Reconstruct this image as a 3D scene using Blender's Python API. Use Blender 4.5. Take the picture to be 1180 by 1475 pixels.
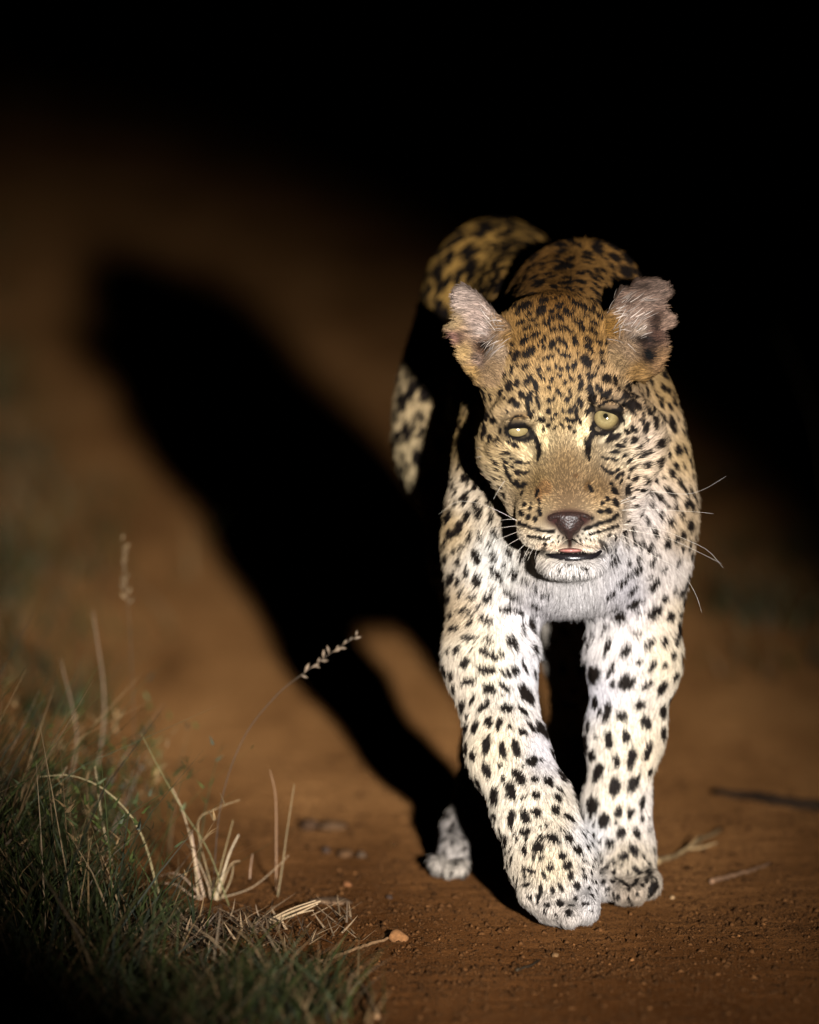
import bpy, math, random
import numpy as np
from mathutils import Matrix, Vector

# ------------------------------------------------------------------ clear
for o in list(bpy.data.objects):
    bpy.data.objects.remove(o, do_unlink=True)
scene = bpy.context.scene
COL = scene.collection
rng = np.random.default_rng(11)
random.seed(11)

# ------------------------------------------------------------------ camera
# 300 mm telephoto, ten metres from the animal, 1.15 m above the track
PW, PH, FPX = 1180.0, 1475.0, 14500.0
CAM_H = 1.15
PITCH = math.atan(1087.5 / FPX)
camd = bpy.data.cameras.new('camera')
cam = bpy.data.objects.new('camera', camd)
COL.objects.link(cam)
cam.location = (0, 0, CAM_H)
cam.rotation_euler = (math.pi / 2 - PITCH, 0, 0)
camd.sensor_fit = 'HORIZONTAL'
camd.sensor_width = 24.0
camd.lens = 24.0 * FPX / PW
camd.clip_start = 0.1
camd.clip_end = 2000
camd.dof.use_dof = True
camd.dof.focus_distance = 9.80
camd.dof.aperture_fstop = 3.4
scene.camera = cam
scene.render.resolution_x, scene.render.resolution_y = 819, 1024

# ------------------------------------------------------------------ night sky
world = bpy.data.worlds.new('World')
scene.world = world
world.use_nodes = True
wn = world.node_tree
sky = wn.nodes.new('ShaderNodeTexSky')
sky.sky_type = 'NISHITA'
sky.sun_disc = False
sky.sun_elevation = math.radians(-6)
sky.sun_rotation = math.radians(180)
wn.links.new(sky.outputs[0], wn.nodes['Background'].inputs[0])
wn.nodes['Background'].inputs[1].default_value = 0.02

# ------------------------------------------------------------------ the spotlight held beside the camera
ld = bpy.data.lights.new('spotlight', 'SPOT')
LIGHT_POS = Vector((0.74, 0.0, 1.20))
ld.energy = 16800
ld.color = (1.0, 0.968, 0.935)
ld.spot_size = math.radians(6.9)
ld.spot_blend = 1.0
ld.shadow_soft_size = 0.045
lo = bpy.data.objects.new('spotlight', ld)
COL.objects.link(lo)
lo.location = LIGHT_POS
LAZ, LEL = math.radians(-3.85), math.radians(-5.15)
ldir = Vector((math.sin(LAZ) * math.cos(LEL), math.cos(LAZ) * math.cos(LEL), math.sin(LEL)))
lo.rotation_euler = ldir.to_track_quat('-Z', 'Y').to_euler()

scene.view_settings.view_transform = 'Standard'
scene.view_settings.look = 'None'
scene.view_settings.gamma = 1.0
scene.view_settings.use_curve_mapping = False
scene.view_settings.exposure = 0.0

# ------------------------------------------------------------------ helpers: camera space <-> world
cp, sp_ = math.cos(PITCH), math.sin(PITCH)
FWD = np.array([0, cp, -sp_]); UP = np.array([0, sp_, cp]); RIGHT = np.array([1.0, 0, 0])
RM = np.stack([RIGHT, UP, -FWD], axis=0)          # rows: camera axes in world
CAM = np.array([0, 0, CAM_H])

def V(px, py, d):
    """pixel of the photograph + depth (m) -> camera space"""
    return np.array([(px - PW / 2) / FPX * d, (PH / 2 - py) / FPX * d, -d])

def to_world(P):
    return np.asarray(P) @ RM + CAM

def to_cam(P):
    return (np.asarray(P) - CAM) @ RM.T

def Wp(px, py, d):
    return to_world(V(px, py, d))

def proj(P):
    d = -P[:, 2]
    return PW / 2 + FPX * P[:, 0] / d, PH / 2 - FPX * P[:, 1] / d, d

def ground_at(px, py):
    """where the ray through a pixel meets the ground (world), plus its depth"""
    r = V(px, py, 1.0) @ RM
    t = -CAM_H / r[2]
    return CAM + r * t, t

# ------------------------------------------------------------------ helpers: noise
def _hash(ix, iy, iz, seed):
    n = (ix * 374761393 + iy * 668265263 + iz * 2147483647 + seed * 1274126177) & 0xFFFFFFFF
    n = ((n ^ (n >> 13)) * 1274126177) & 0xFFFFFFFF
    n = (n ^ (n >> 16)) & 0xFFFFFFFF
    return n.astype(np.float64) / 4294967295.0

def vnoise(P, scale, seed=0):
    Q = np.asarray(P, dtype=np.float64) * scale
    I = np.floor(Q).astype(np.int64)
    Fq = Q - I
    Fq = Fq * Fq * (3 - 2 * Fq)
    x, y, z = I[:, 0], I[:, 1], I[:, 2]
    r = 0
    for dx in (0, 1):
        wx = Fq[:, 0] if dx else 1 - Fq[:, 0]
        for dy in (0, 1):
            wy = Fq[:, 1] if dy else 1 - Fq[:, 1]
            for dz in (0, 1):
                wz = Fq[:, 2] if dz else 1 - Fq[:, 2]
                r = r + wx * wy * wz * _hash(x + dx, y + dy, z + dz, seed)
    return r * 2 - 1

def srgb(c):
    c = np.asarray(c, dtype=np.float64) / 255.0
    return np.where(c <= 0.04045, c / 12.92, ((c + 0.055) / 1.055) ** 2.4)

def smooth(e0, e1, x):
    t = np.clip((x - e0) / (e1 - e0), 0, 1)
    return t * t * (3 - 2 * t)

# ------------------------------------------------------------------ helpers: materials and objects
def new_mat(name):
    m = bpy.data.materials.new(name)
    m.use_nodes = True
    nt = m.node_tree
    return m, nt, nt.nodes['Principled BSDF']

def link(o, parent=None):
    COL.objects.link(o)
    if parent is not None:
        o.parent = parent
    return o

def tag(o, label=None, cat=None, group=None, kind=None):
    if label: o['label'] = label
    if cat: o['category'] = cat
    if group: o['group'] = group
    if kind: o['kind'] = kind
    return o

def mesh_obj(name, verts, faces, mat, parent=None, origin=(0, 0, 0), smooth_shade=True, colors=None):
    me = bpy.data.meshes.new(name)
    v = np.asarray(verts, dtype=np.float64) - np.asarray(origin)
    if isinstance(faces, np.ndarray):
        k = faces.shape[1]
        me.vertices.add(len(v)); me.vertices.foreach_set('co', v.astype(np.float32).ravel())
        me.loops.add(faces.size); me.loops.foreach_set('vertex_index', faces.astype(np.int32).ravel())
        me.polygons.add(len(faces))
        me.polygons.foreach_set('loop_start', np.arange(0, faces.size, k, dtype=np.int32))
        me.update(calc_edges=True)
    else:
        me.from_pydata(v.tolist(), [], faces)
    me.validate()
    if smooth_shade:
        me.polygons.foreach_set('use_smooth', np.ones(len(me.polygons), dtype=bool))
    if colors is not None:
        a = me.attributes.new('tint', 'FLOAT_COLOR', 'POINT')
        c = np.ones((len(v), 4), dtype=np.float32); c[:, :3] = colors
        a.data.foreach_set('color', c.ravel())
    me.materials.append(mat)
    o = bpy.data.objects.new(name, me)
    link(o, parent)
    if parent is None:
        o.location = origin
    return o

def empty(name, loc):
    o = bpy.data.objects.new(name, None)
    o.location = loc
    o.empty_display_size = 0.1
    return link(o)

def tube(path, radii, n=6):
    """verts, faces of a tapered tube along a path"""
    path = np.asarray(path, float)
    vs, fs = [], []
    T = np.gradient(path, axis=0)
    T /= np.linalg.norm(T, axis=1)[:, None] + 1e-12
    ref = np.array([0.3, 0.2, 0.93])
    for i, p in enumerate(path):
        a = np.cross(T[i], ref); a /= np.linalg.norm(a) + 1e-9
        b = np.cross(T[i], a)
        for k in range(n):
            t = 2 * math.pi * k / n
            vs.append(p + radii[i] * (a * math.cos(t) + b * math.sin(t)))
    for i in range(len(path) - 1):
        for k in range(n):
            k2 = (k + 1) % n
            fs.append((i * n + k, i * n + k2, (i + 1) * n + k2, (i + 1) * n + k))
    fs.append(tuple(range(n))[::-1])
    fs.append(tuple((len(path) - 1) * n + k for k in range(n)))
    return vs, fs

def resample(pts, n):
    """Catmull-Rom through the points"""
    P = np.asarray(pts, float)
    P = np.vstack([2 * P[0] - P[1], P, 2 * P[-1] - P[-2]])
    m = len(P) - 3
    out = []
    for t in np.linspace(0, m - 1e-6, n):
        i = int(t); f = t - i
        a, b, c, d = P[i:i + 4]
        out.append(0.5 * (2 * b + (c - a) * f + (2 * a - 5 * b + 4 * c - d) * f * f + (3 * b - a - 3 * c + d) * f ** 3))
    return np.array(out)
#--PART2--

# ================================================================== GROUND
def gh(x, y):
    x = np.atleast_1d(np.asarray(x, float)); y = np.atleast_1d(np.asarray(y, float))
    P = np.stack([x, y, np.zeros_like(x)], 1)
    calm = 1 - np.exp(-(((x - 0.12) / 0.35) ** 2 + ((y - 10.1) / 0.7) ** 2) * 1.2)
    L_ = P * np.array([1, 0.16, 1])                # wheel tracks run along the road
    h = 0.008 * vnoise(L_, 2.3, 1) * calm + 0.004 * vnoise(L_, 7.0, 2) * calm
    h += 0.0010 * vnoise(P, 32, 3) + 0.0008 * vnoise(P, 80, 4)
    h += 0.10 * smooth(-0.5, -1.6, x) * (0.7 + 0.3 * vnoise(P, 0.8, 5))
    h += 0.08 * smooth(0.75, 1.8, x) * (0.7 + 0.3 * vnoise(P, 0.8, 6))
    far = smooth(12, 26, y)
    h += far * 0.006 * vnoise(P, 0.55, 7)
    return h

def axis_pts(segs):
    out = [segs[0][0]]
    for a, b, s0, s1 in segs:
        p = a
        while p < b - 1e-6:
            t = (p - a) / (b - a)
            p = min(b, p + s0 * (s1 / s0) ** t)
            out.append(p)
    return np.array(out)

gx = axis_pts([(-300, -6, 60, 0.6), (-6, -0.75, 0.6, 0.03), (-0.75, 0.75, 0.009, 0.009), (0.75, 6, 0.03, 0.6), (6, 300, 0.6, 60)])
gy = axis_pts([(-60, 6, 10, 0.5), (6, 8.9, 0.4, 0.02), (8.9, 10.8, 0.009, 0.009), (10.8, 30, 0.012, 0.35), (30, 600, 0.5, 80)])
GX, GY = np.meshgrid(gx, gy, indexing='ij')
hz = gh(GX.ravel(), GY.ravel())
gverts = np.stack([GX.ravel(), GY.ravel(), hz], 1)
nx, ny = len(gx), len(gy)
idx = np.arange(nx * ny).reshape(nx, ny)
gfaces = np.stack([idx[:-1, :-1].ravel(), idx[1:, :-1].ravel(), idx[1:, 1:].ravel(), idx[:-1, 1:].ravel()], 1)

mg = bpy.data.materials.new('red_soil'); mg.use_nodes = True
nt = mg.node_tree
nt.nodes.remove(nt.nodes['Principled BSDF'])
dif = nt.nodes.new('ShaderNodeBsdfDiffuse'); dif.inputs['Roughness'].default_value = 1.0
nt.links.new(dif.outputs[0], nt.nodes['Material Output'].inputs[0])
tc = nt.nodes.new('ShaderNodeTexCoord')
def noise_node(nt, vec, scale, detail=6, rough=0.6):
    n = nt.nodes.new('ShaderNodeTexNoise')
    n.inputs['Scale'].default_value = scale; n.inputs['Detail'].default_value = detail; n.inputs['Roughness'].default_value = rough
    nt.links.new(vec, n.inputs['Vector'])
    return n.outputs['Fac']
def ramp_node(nt, fac, stops):
    r = nt.nodes.new('ShaderNodeValToRGB')
    els = r.color_ramp.elements
    while len(els) < len(stops): els.new(0.5)
    for e, (p, c) in zip(els, stops):
        e.position = p; e.color = (*c, 1)
    nt.links.new(fac, r.inputs[0])
    return r.outputs[0]
mpg = nt.nodes.new('ShaderNodeMapping'); mpg.inputs['Scale'].default_value = (1.0, 0.14, 1.0)
nt.links.new(tc.outputs['Object'], mpg.inputs['Vector'])
n1 = noise_node(nt, mpg.outputs[0], 6.0, 4, 0.6)
c1 = ramp_node(nt, n1, [(0.30, (0.120, 0.054, 0.018)), (0.5, (0.195, 0.092, 0.032)), (0.72, (0.260, 0.128, 0.046))])
n2 = noise_node(nt, tc.outputs['Object'], 190, 4, 0.7)
c2 = ramp_node(nt, n2, [(0.32, (0.62, 0.58, 0.56)), (0.55, (1, 1, 1)), (0.72, (1.15, 1.12, 1.08))])
mx = nt.nodes.new('ShaderNodeMixRGB'); mx.blend_type = 'MULTIPLY'; mx.inputs[0].default_value = 1
nt.links.new(c1, mx.inputs[1]); nt.links.new(c2, mx.inputs[2])
# soil darker near the camera, paler further along the track
sxyz = nt.nodes.new('ShaderNodeSeparateXYZ'); nt.links.new(tc.outputs['Object'], sxyz.inputs[0])
n4 = noise_node(nt, mpg.outputs[0], 4.0, 4, 0.6)
ad = nt.nodes.new('ShaderNodeMath'); ad.operation = 'MULTIPLY_ADD'; ad.inputs[1].default_value = 1.6
nt.links.new(n4, ad.inputs[0]); nt.links.new(sxyz.outputs[1], ad.inputs[2])
mrg = nt.nodes.new('ShaderNodeMapRange'); mrg.interpolation_type = 'SMOOTHSTEP'
mrg.inputs['From Min'].default_value = 10.0; mrg.inputs['From Max'].default_value = 12.6
nt.links.new(ad.outputs[0], mrg.inputs['Value'])
soil = ramp_node(nt, mrg.outputs[0], [(0.0, (0.40, 0.33, 0.29)), (1.0, (1, 1, 1))])
mx2 = nt.nodes.new('ShaderNodeMixRGB'); mx2.blend_type = 'MULTIPLY'; mx2.inputs[0].default_value = 1
nt.links.new(mx.outputs[0], mx2.inputs[1]); nt.links.new(soil, mx2.inputs[2])
nt.links.new(mx2.outputs[0], dif.inputs['Color'])
n3 = noise_node(nt, tc.outputs['Object'], 120, 6, 0.7)
bp = nt.nodes.new('ShaderNodeBump'); bp.inputs['Strength'].default_value = 0.7; bp.inputs['Distance'].default_value = 0.006
nt.links.new(n3, bp.inputs['Height']); nt.links.new(bp.outputs[0], dif.inputs['Normal'])
ground = mesh_obj('ground', gverts, gfaces, mg)
tag(ground, 'bare reddish brown dirt track lit by a spotlight at night', 'ground', kind='structure')

# ================================================================== SIGNED DISTANCE FIELD OF THE LEOPARD (camera space, metres)
def smin(a, b, k):
    h = np.maximum(k - np.abs(a - b), 0) / k
    return np.minimum(a, b) - h * h * k * 0.25
def smax(a, b, k):
    return -smin(-a, -b, k)

def sd_ell(P, c, r, ang=0.0):
    q = P - c
    if ang:
        ca, sa = math.cos(ang), math.sin(ang)
        q = np.stack([q[:, 0] * ca - q[:, 1] * sa, q[:, 0] * sa + q[:, 1] * ca, q[:, 2]], 1)
    k0 = np.linalg.norm(q / r, axis=1)
    k1 = np.linalg.norm(q / (r * r), axis=1) + 1e-9
    return k0 * (k0 - 1) / k1

def sd_cone(P, a, b, ra, rb):
    ba = b - a
    t = np.clip(((P - a) @ ba) / (ba @ ba), 0, 1)
    return np.linalg.norm(P - a - t[:, None] * ba, axis=1) - (ra + (rb - ra) * t)

def sd_poly(u, v, poly):
    poly = np.asarray(poly, float)
    d = np.full(u.shape, 1e18); s = np.ones(u.shape)
    n = len(poly)
    for i in range(n):
        a, b = poly[i], poly[(i + 1) % n]
        ex, ey = b - a
        wx, wy = u - a[0], v - a[1]
        t = np.clip((wx * ex + wy * ey) / (ex * ex + ey * ey), 0, 1)
        d = np.minimum(d, (wx - ex * t) ** 2 + (wy - ey * t) ** 2)
        c1, c2, c3 = v >= a[1], v < b[1], ex * wy > ey * wx
        flip = (c1 & c2 & c3) | (~c1 & ~c2 & ~c3)
        s = np.where(flip, -s, s)
    return s * np.sqrt(d)

DE = 9.76                                  # depth of the eyes
def HW(px, py, w):                          # head point: w = pixels towards the camera from the eye plane
    return V(px, py, DE - w * DE / FPX)
S = DE / FPX                                # metres per pixel at the head
def R3(*r): return np.array(r) * S
def r_at(r, d): return r * d / FPX

OPS = []
def cone(a, b, ra, rb, k=0.03):
    A, B = V(*a), V(*b)
    OPS.append(('add', lambda P: sd_cone(P, A, B, r_at(ra, a[2]), r_at(rb, b[2])), k))
def ell(c, rx, ry, rz, k=0.03, ang=0.0):
    C = V(*c); R = np.array([r_at(rx, c[2]), r_at(ry, c[2]), rz])
    OPS.append(('add', lambda P: sd_ell(P, C, R, math.radians(ang)), k))

# ---- trunk
ell((800, 630, 10.36), 122, 205, 0.26, 0.05)
ell((752, 590, 10.56), 108, 180, 0.22, 0.06)
ell((712, 468, 10.72), 114, 152, 0.16, 0.06)
cone((770, 440, 10.33), (725, 405, 10.70), 62, 66, 0.05)
# ---- hindquarters
ell((646, 605, 10.66), 84, 142, 0.11, 0.05, 4)
ell((800, 600, 10.74), 70, 140, 0.12, 0.05)
# ---- shoulders, scapulae, breast
cone((738, 770, 10.07), (785, 490, 10.20), 92, 76, 0.04)
cone((900, 740, 10.07), (850, 428, 10.19), 98, 78, 0.04)
ell((738, 735, 10.08), 88, 180, 0.085, 0.035, 2)
ell((908, 715, 10.08), 88, 200, 0.085, 0.035, -2)
ell((822, 760, 10.03), 140, 116, 0.10, 0.04)
ell((815, 826, 9.995), 78, 46, 0.05, 0.04)
# ---- fore legs: leading paw and standing paw
def chain(pts, k=0.022):
    for p, q in zip(pts[:-1], pts[1:]):
        cone(p[:3], q[:3], p[3], q[3], k)
chain([(716, 800, 10.05, 74), (705, 950, 10.02, 65), (732, 1085, 9.97, 57), (770, 1165, 9.935, 58), (795, 1240, 9.905, 62), (808, 1280, 9.885, 58)])
chain([(914, 820, 10.07, 76), (914, 950, 10.09, 65), (901, 1055, 10.10, 55), (889, 1155, 10.10, 46), (893, 1220, 10.095, 47), (903, 1262, 10.08, 46)])
def toes(lst, k=0.010):
    for (x, y, d, rx, ry, rz) in lst:
        ell((x, y, d), rx, ry, rz, k)
toes([(766, 1284, 9.880, 24, 25, 0.030), (790, 1304, 9.866, 23, 24, 0.032), (821, 1317, 9.858, 24, 23, 0.033), (847, 1306, 9.864, 21, 28, 0.031)])
toes([(868, 1275, 10.055, 22, 26, 0.03), (893, 1284, 10.045, 20, 22, 0.03), (918, 1284, 10.045, 20, 22, 0.03), (938, 1272, 10.055, 19, 25, 0.03)])
# ---- hind legs
chain([(668, 640, 10.63, 72), (676, 800, 10.52, 58), (690, 960, 10.55, 36), (692, 1080, 10.55, 26), (665, 1190, 10.43, 24), (655, 1225, 10.38, 26)])
toes([(630, 1245, 10.35, 15, 20, 0.026), (648, 1252, 10.335, 14, 18, 0.026), (665, 1250, 10.34, 14, 18, 0.026)])
chain([(800, 650, 10.72, 70), (825, 830, 10.60, 62), (828, 950, 10.68, 42), (829, 1060, 10.78, 36), (828, 1140, 10.70, 34), (829, 1182, 10.64, 34)])
toes([(812, 1192, 10.62, 17, 20, 0.028), (829, 1196, 10.61, 16, 19, 0.028), (846, 1192, 10.62, 16, 20, 0.028)])
# ---- tail, hanging behind the body
chain([(716, 430, 10.84, 30), (730, 560, 11.0, 25), (745, 720, 11.10, 22), (760, 850, 11.18, 20), (785, 930, 11.28, 19), (805, 930, 11.38, 18)], 0.015)
# ---- neck
cone((805, 560, 9.90), (815, 620, 10.12), 108, 150, 0.035)
cone((808, 640, 9.88), (815, 740, 10.05), 78, 120, 0.03)
cone((803, 497, 9.92), (826, 440, 10.18), 80, 92, 0.03)
cone((826, 780, 9.84), (820, 765, 10.0), 52, 80, 0.03)
N_BODY = len(OPS)

# ---- head
def hell(px, py, w, rx, ry, rz, k=12, ang=0.0):
    C = HW(px, py, w); R = R3(rx, ry, rz)
    OPS.append(('add', lambda P: sd_ell(P, C, R, math.radians(ang)), k * S))
def hcone(a, b, ra, rb, k=12):
    A, B = HW(*a), HW(*b)
    OPS.append(('add', lambda P: sd_cone(P, A, B, ra * S, rb * S), k * S))
def hcut(px, py, w, rx, ry, rz, k=6, ang=0.0):
    C = HW(px, py, w); R = R3(rx, ry, rz)
    OPS.append(('cut', lambda P: sd_ell(P, C, R, math.radians(ang)), k * S))

hell(802, 550, -92, 108, 112, 96, 25)                    # cranium
hell(800, 470, -95, 75, 45, 60, 25)
hell(742, 648, -70, 52, 66, 62, 20, -12)                 # cheek
hell(902, 640, -70, 58, 70, 62, 20, 12)
hell(760, 715, -72, 34, 46, 50, 20, -20)
hell(885, 715, -72, 44, 56, 56, 20, 18)
hell(803, 545, -45, 70, 70, 50, 30)                      # forehead
hcone((811, 600, -34), (818, 715, 12), 40, 38, 18)       # bridge of the nose
hcone((793, 640, -16), (796, 716, 24), 20, 20, 16)
hcone((836, 638, -16), (842, 714, 24), 20, 20, 16)
hell(752, 590, -26, 40, 20, 26, 14, -8)                  # brows
hell(872, 572, -26, 40, 19, 26, 14, 14)
hell(738, 644, -16, 30, 14, 20, 12, -12)                 # lower lids / cheek bones
hell(890, 634, -16, 34, 15, 20, 12, 22)
hell(768, 688, -34, 30, 56, 36, 20, -8)                  # sides of the muzzle
hell(868, 684, -34, 34, 56, 38, 20, 8)
hell(776, 736, -4, 32, 34, 34, 18)
hell(864, 733, -4, 34, 34, 34, 18)
hell(784, 760, 8, 39, 32, 36, 14, -12)                   # whisker pads
hell(856, 756, 8, 41, 32, 36, 14, 14)
hell(820, 745, 30, 36, 22, 26, 12)                       # nose tip
hell(826, 815, -8, 40, 16, 32, 10)                      # chin
hell(826, 806, -42, 52, 28, 40, 16)
hcut(827, 799, 20, 38, 8, 44, 4)                         # mouth
hcut(821, 782, 46, 3.2, 14, 10, 4)                       # philtrum
hcut(794, 751, 66, 9, 5, 16, 3, -25)                     # nostrils
hcut(847, 749, 66, 9, 5, 16, 3, 25)
EYES = [((746, 619), -24, 24.0), ((874, 603), -21, 25.0)]
for (ex, ey), ew, er in EYES:
    hell(ex, ey, ew, er + 4, er + 3, er + 4, 8)          # lids over the eyeballs
hcut(747, 621, 12, 17, 8.6, 30, 3, -5)                  # eye openings
hcut(875, 606, 14, 24, 15.5, 32, 3, 24)
hell(749, 609, 1, 23, 8, 14, 6, -4)                    # heavy upper lids
hell(876, 585, 2, 28, 8.5, 15, 5, 18)
hcut(770, 632, 8, 8, 14, 10, 8, -30)                     # inner corners
hcut(850, 634, 8, 8, 16, 10, 8, 25)

EAR_L = [(652, 420), (660, 411), (670, 409), (690, 423), (712, 446), (734, 470), (748, 505), (742, 540), (712, 556), (690, 556), (672, 534), (661, 514), (655, 498), (652, 482), (646, 488), (642, 472), (652, 462), (655, 450), (652, 436)]
EAR_R = [(864, 478), (872, 455), (884, 432), (892, 414), (904, 414), (914, 402), (940, 399), (956, 404), (967, 414), (966, 428), (959, 436), (964, 450), (972, 458), (971, 470), (958, 478), (962, 496), (962, 512), (950, 536), (925, 552), (893, 540), (868, 505)]
def ear(poly, cu, cv, du, dv, wbase, wtip, cup, sgn):
    def f(P):
        u, v, d = proj(P)
        w = (DE - d) / S
        d2 = sd_poly(u, v, poly) + 5
        t = np.clip((560 - v) / 150, -0.5, 1.3)
        q = ((u - cu) / du) ** 2 + ((v - cv) / dv) ** 2
        ws = wbase + (wtip - wbase) * t - cup * np.exp(-q * 1.3) + sgn * (u - cu) * 0.42
        dz = np.abs(w - ws) - 5.0
        out = np.maximum(d2, dz)
        both = np.sqrt(np.maximum(d2, 0) ** 2 + np.maximum(dz, 0) ** 2)
        out = np.where((d2 > 0) & (dz > 0), both, out)
        return (out - 3.0) * S * 0.85
    OPS.append(('add', f, 16 * S))
ear(EAR_L, 695, 490, 36, 48, -62, -92, 34, 1.0)
ear(EAR_R, 925, 485, 40, 52, -62, -92, 34, -1.0)

G_N = np.array([0, 0, 1.0]) @ RM.T          # ground normal in camera space
def zworld(P): return P @ G_N + CAM_H

def field_raw(P, ids):
    f = np.full(len(P), 0.2)
    for i in ids:
        op, fn, k = OPS[i]
        if op == 'shrink':
            f = f + 0.0035                  # room for the fur
        elif op == 'add':
            f = smin(f, fn(P), k)
        else:
            f = smax(f, -fn(P), k)
    return smax(f, -(zworld(P) - 0.0005), 0.004)

OPS.insert(N_BODY, ('shrink', None, 0))
def field(P, cellsize=0.06, margin=0.075):
    """evaluates only the shapes near each block of points"""
    global BOXES
    P = np.asarray(P, float)
    C = np.floor(P / cellsize).astype(np.int64)
    key = (C[:, 0] + 500) * 4000000 + (C[:, 1] + 500) * 2000 + (C[:, 2] + 1000)
    order = np.argsort(key, kind='stable')
    ks = key[order]
    starts = np.concatenate([[0], np.flatnonzero(np.diff(ks)) + 1, [len(ks)]])
    out = np.empty(len(P))
    for a, b in zip(starts[:-1], starts[1:]):
        sel = order[a:b]
        Q = P[sel]
        kk = int(ks[a])
        if kk not in NEAR:
            c = (C[sel[0]] + 0.5) * cellsize
            ids = []
            for i, (op, fn, k) in enumerate(OPS):
                if op == 'shrink':
                    ids.append(i)
                elif fn(c[None])[0] < margin + k + cellsize * 0.9:
                    ids.append(i)
            NEAR[kk] = ids
        out[sel] = field_raw(Q, NEAR[kk])
    return out
NEAR = {}

def grad(P, f=field, e=0.0007):
    g = np.zeros_like(P)
    for s in ((1, -1, -1), (-1, -1, 1), (-1, 1, -1), (1, 1, 1)):
        s = np.array(s, float)
        g += s * f(P + s * e)[:, None]
    return g / (np.linalg.norm(g, axis=1)[:, None] + 1e-12)

def polygonise(f, ax, ay, az, stride=4, iters=2):
    """surface nets on a rectilinear grid; only cells near the surface are sampled finely"""
    n = [len(ax), len(ay), len(az)]
    ci = [np.minimum(np.arange(0, m + stride - 1, stride), m - 1) for m in n]
    CX, CY, CZ = np.meshgrid(ax[ci[0]], ay[ci[1]], az[ci[2]], indexing='ij')
    Fc = f(np.stack([CX.ravel(), CY.ravel(), CZ.ravel()], 1)).reshape(CX.shape)
    sp = [np.gradient(a) for a in (ax, ay, az)]
    diag = np.sqrt(sp[0][:, None, None] ** 2 + sp[1][None, :, None] ** 2 + sp[2][None, None, :] ** 2)
    ii = [np.minimum((np.arange(m) + stride // 2) // stride, len(c) - 1) for m, c in zip(n, ci)]
    F = Fc[np.ix_(*ii)].astype(np.float32)
    near = np.abs(F) < diag * (0.5 * stride * 1.3) + 0.002
    sel = np.argwhere(near)
    for s in range(0, len(sel), 400000):
        q = sel[s:s + 400000]
        F[q[:, 0], q[:, 1], q[:, 2]] = f(np.stack([ax[q[:, 0]], ay[q[:, 1]], az[q[:, 2]]], 1))
    neg = F < 0
    cnt = np.zeros([m - 1 for m in n], dtype=np.int8)
    for dx in (0, 1):
        for dy in (0, 1):
            for dz in (0, 1):
                cnt += neg[dx:n[0] - 1 + dx, dy:n[1] - 1 + dy, dz:n[2] - 1 + dz]
    act = np.argwhere((cnt > 0) & (cnt < 8))
    vid = np.full(cnt.shape, -1, dtype=np.int64)
    vid[act[:, 0], act[:, 1], act[:, 2]] = np.arange(len(act))
    acc = np.zeros((len(act), 3)); num = np.zeros(len(act))
    axs = (ax, ay, az)
    corners = [(a, b, c) for a in (0, 1) for b in (0, 1) for c in (0, 1)]
    vals = {c: F[act[:, 0] + c[0], act[:, 1] + c[1], act[:, 2] + c[2]].astype(float) for c in corners}
    pos = {c: np.stack([axs[k][act[:, k] + c[k]] for k in range(3)], 1) for c in corners}
    for c in corners:
        for k in range(3):
            if c[k] == 0:
                d = tuple(1 if j == k else c[j] for j in range(3))
                a, b = vals[c], vals[d]
                m = (a < 0) != (b < 0)
                t = np.where(m, a / np.where(m, a - b, 1), 0)
                acc += np.where(m[:, None], pos[c] + t[:, None] * (pos[d] - pos[c]), 0)
                num += m
    verts = acc / num[:, None]
    quads = []
    for k in range(3):
        o1, o2 = [j for j in range(3) if j != k]
        sl0 = [slice(1, m - 1) for m in n]; sl1 = [slice(1, m - 1) for m in n]
        sl0[k] = slice(0, n[k] - 1); sl1[k] = slice(1, n[k])
        A = neg[tuple(sl0)]; B = neg[tuple(sl1)]
        e = np.argwhere(A != B)
        inside = A[e[:, 0], e[:, 1], e[:, 2]]
        base = e.copy()
        base[:, o1] += 1; base[:, o2] += 1
        def cell(d1, d2):
            q = base.copy(); q[:, o1] += d1; q[:, o2] += d2
            return vid[q[:, 0], q[:, 1], q[:, 2]]
        q = np.stack([cell(-1, -1), cell(0, -1), cell(0, 0), cell(-1, 0)], 1)
        flip = inside if k != 1 else ~inside
        q = np.where(flip[:, None], q, q[:, ::-1])
        quads.append(q)
    quads = np.concatenate(quads)
    quads = quads[(quads >= 0).all(1)]
    for _ in range(iters):
        fv = f(verts); g = grad(verts, f)
        verts = verts - np.clip(fv, -0.004, 0.004)[:, None] * g * 0.8
    return verts, quads

hx0, hx1 = V(634, 0, 9.8)[0], V(1000, 0, 9.8)[0]
hy0, hy1 = V(0, 850, 9.76)[1], V(0, 396, 9.78)[1]
AX = axis_pts([(V(535, 0, 10.8)[0], hx0, 0.006, 0.004), (hx0, hx1, 0.0021, 0.0021), (hx1, V(1025, 0, 10.1)[0], 0.004, 0.005)])
AY = axis_pts([(V(0, 1365, 9.8)[1], hy0, 0.0035, 0.0035), (hy0, hy1, 0.0021, 0.0021), (hy1, V(0, 290, 10.9)[1], 0.003, 0.006)])
AZ = axis_pts([(-11.58, -10.25, 0.008, 0.006), (-10.25, -9.95, 0.0045, 0.0035), (-9.95, -9.66, 0.0024, 0.0021)])
bv, bq = polygonise(field, AX, AY, AZ)
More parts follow.
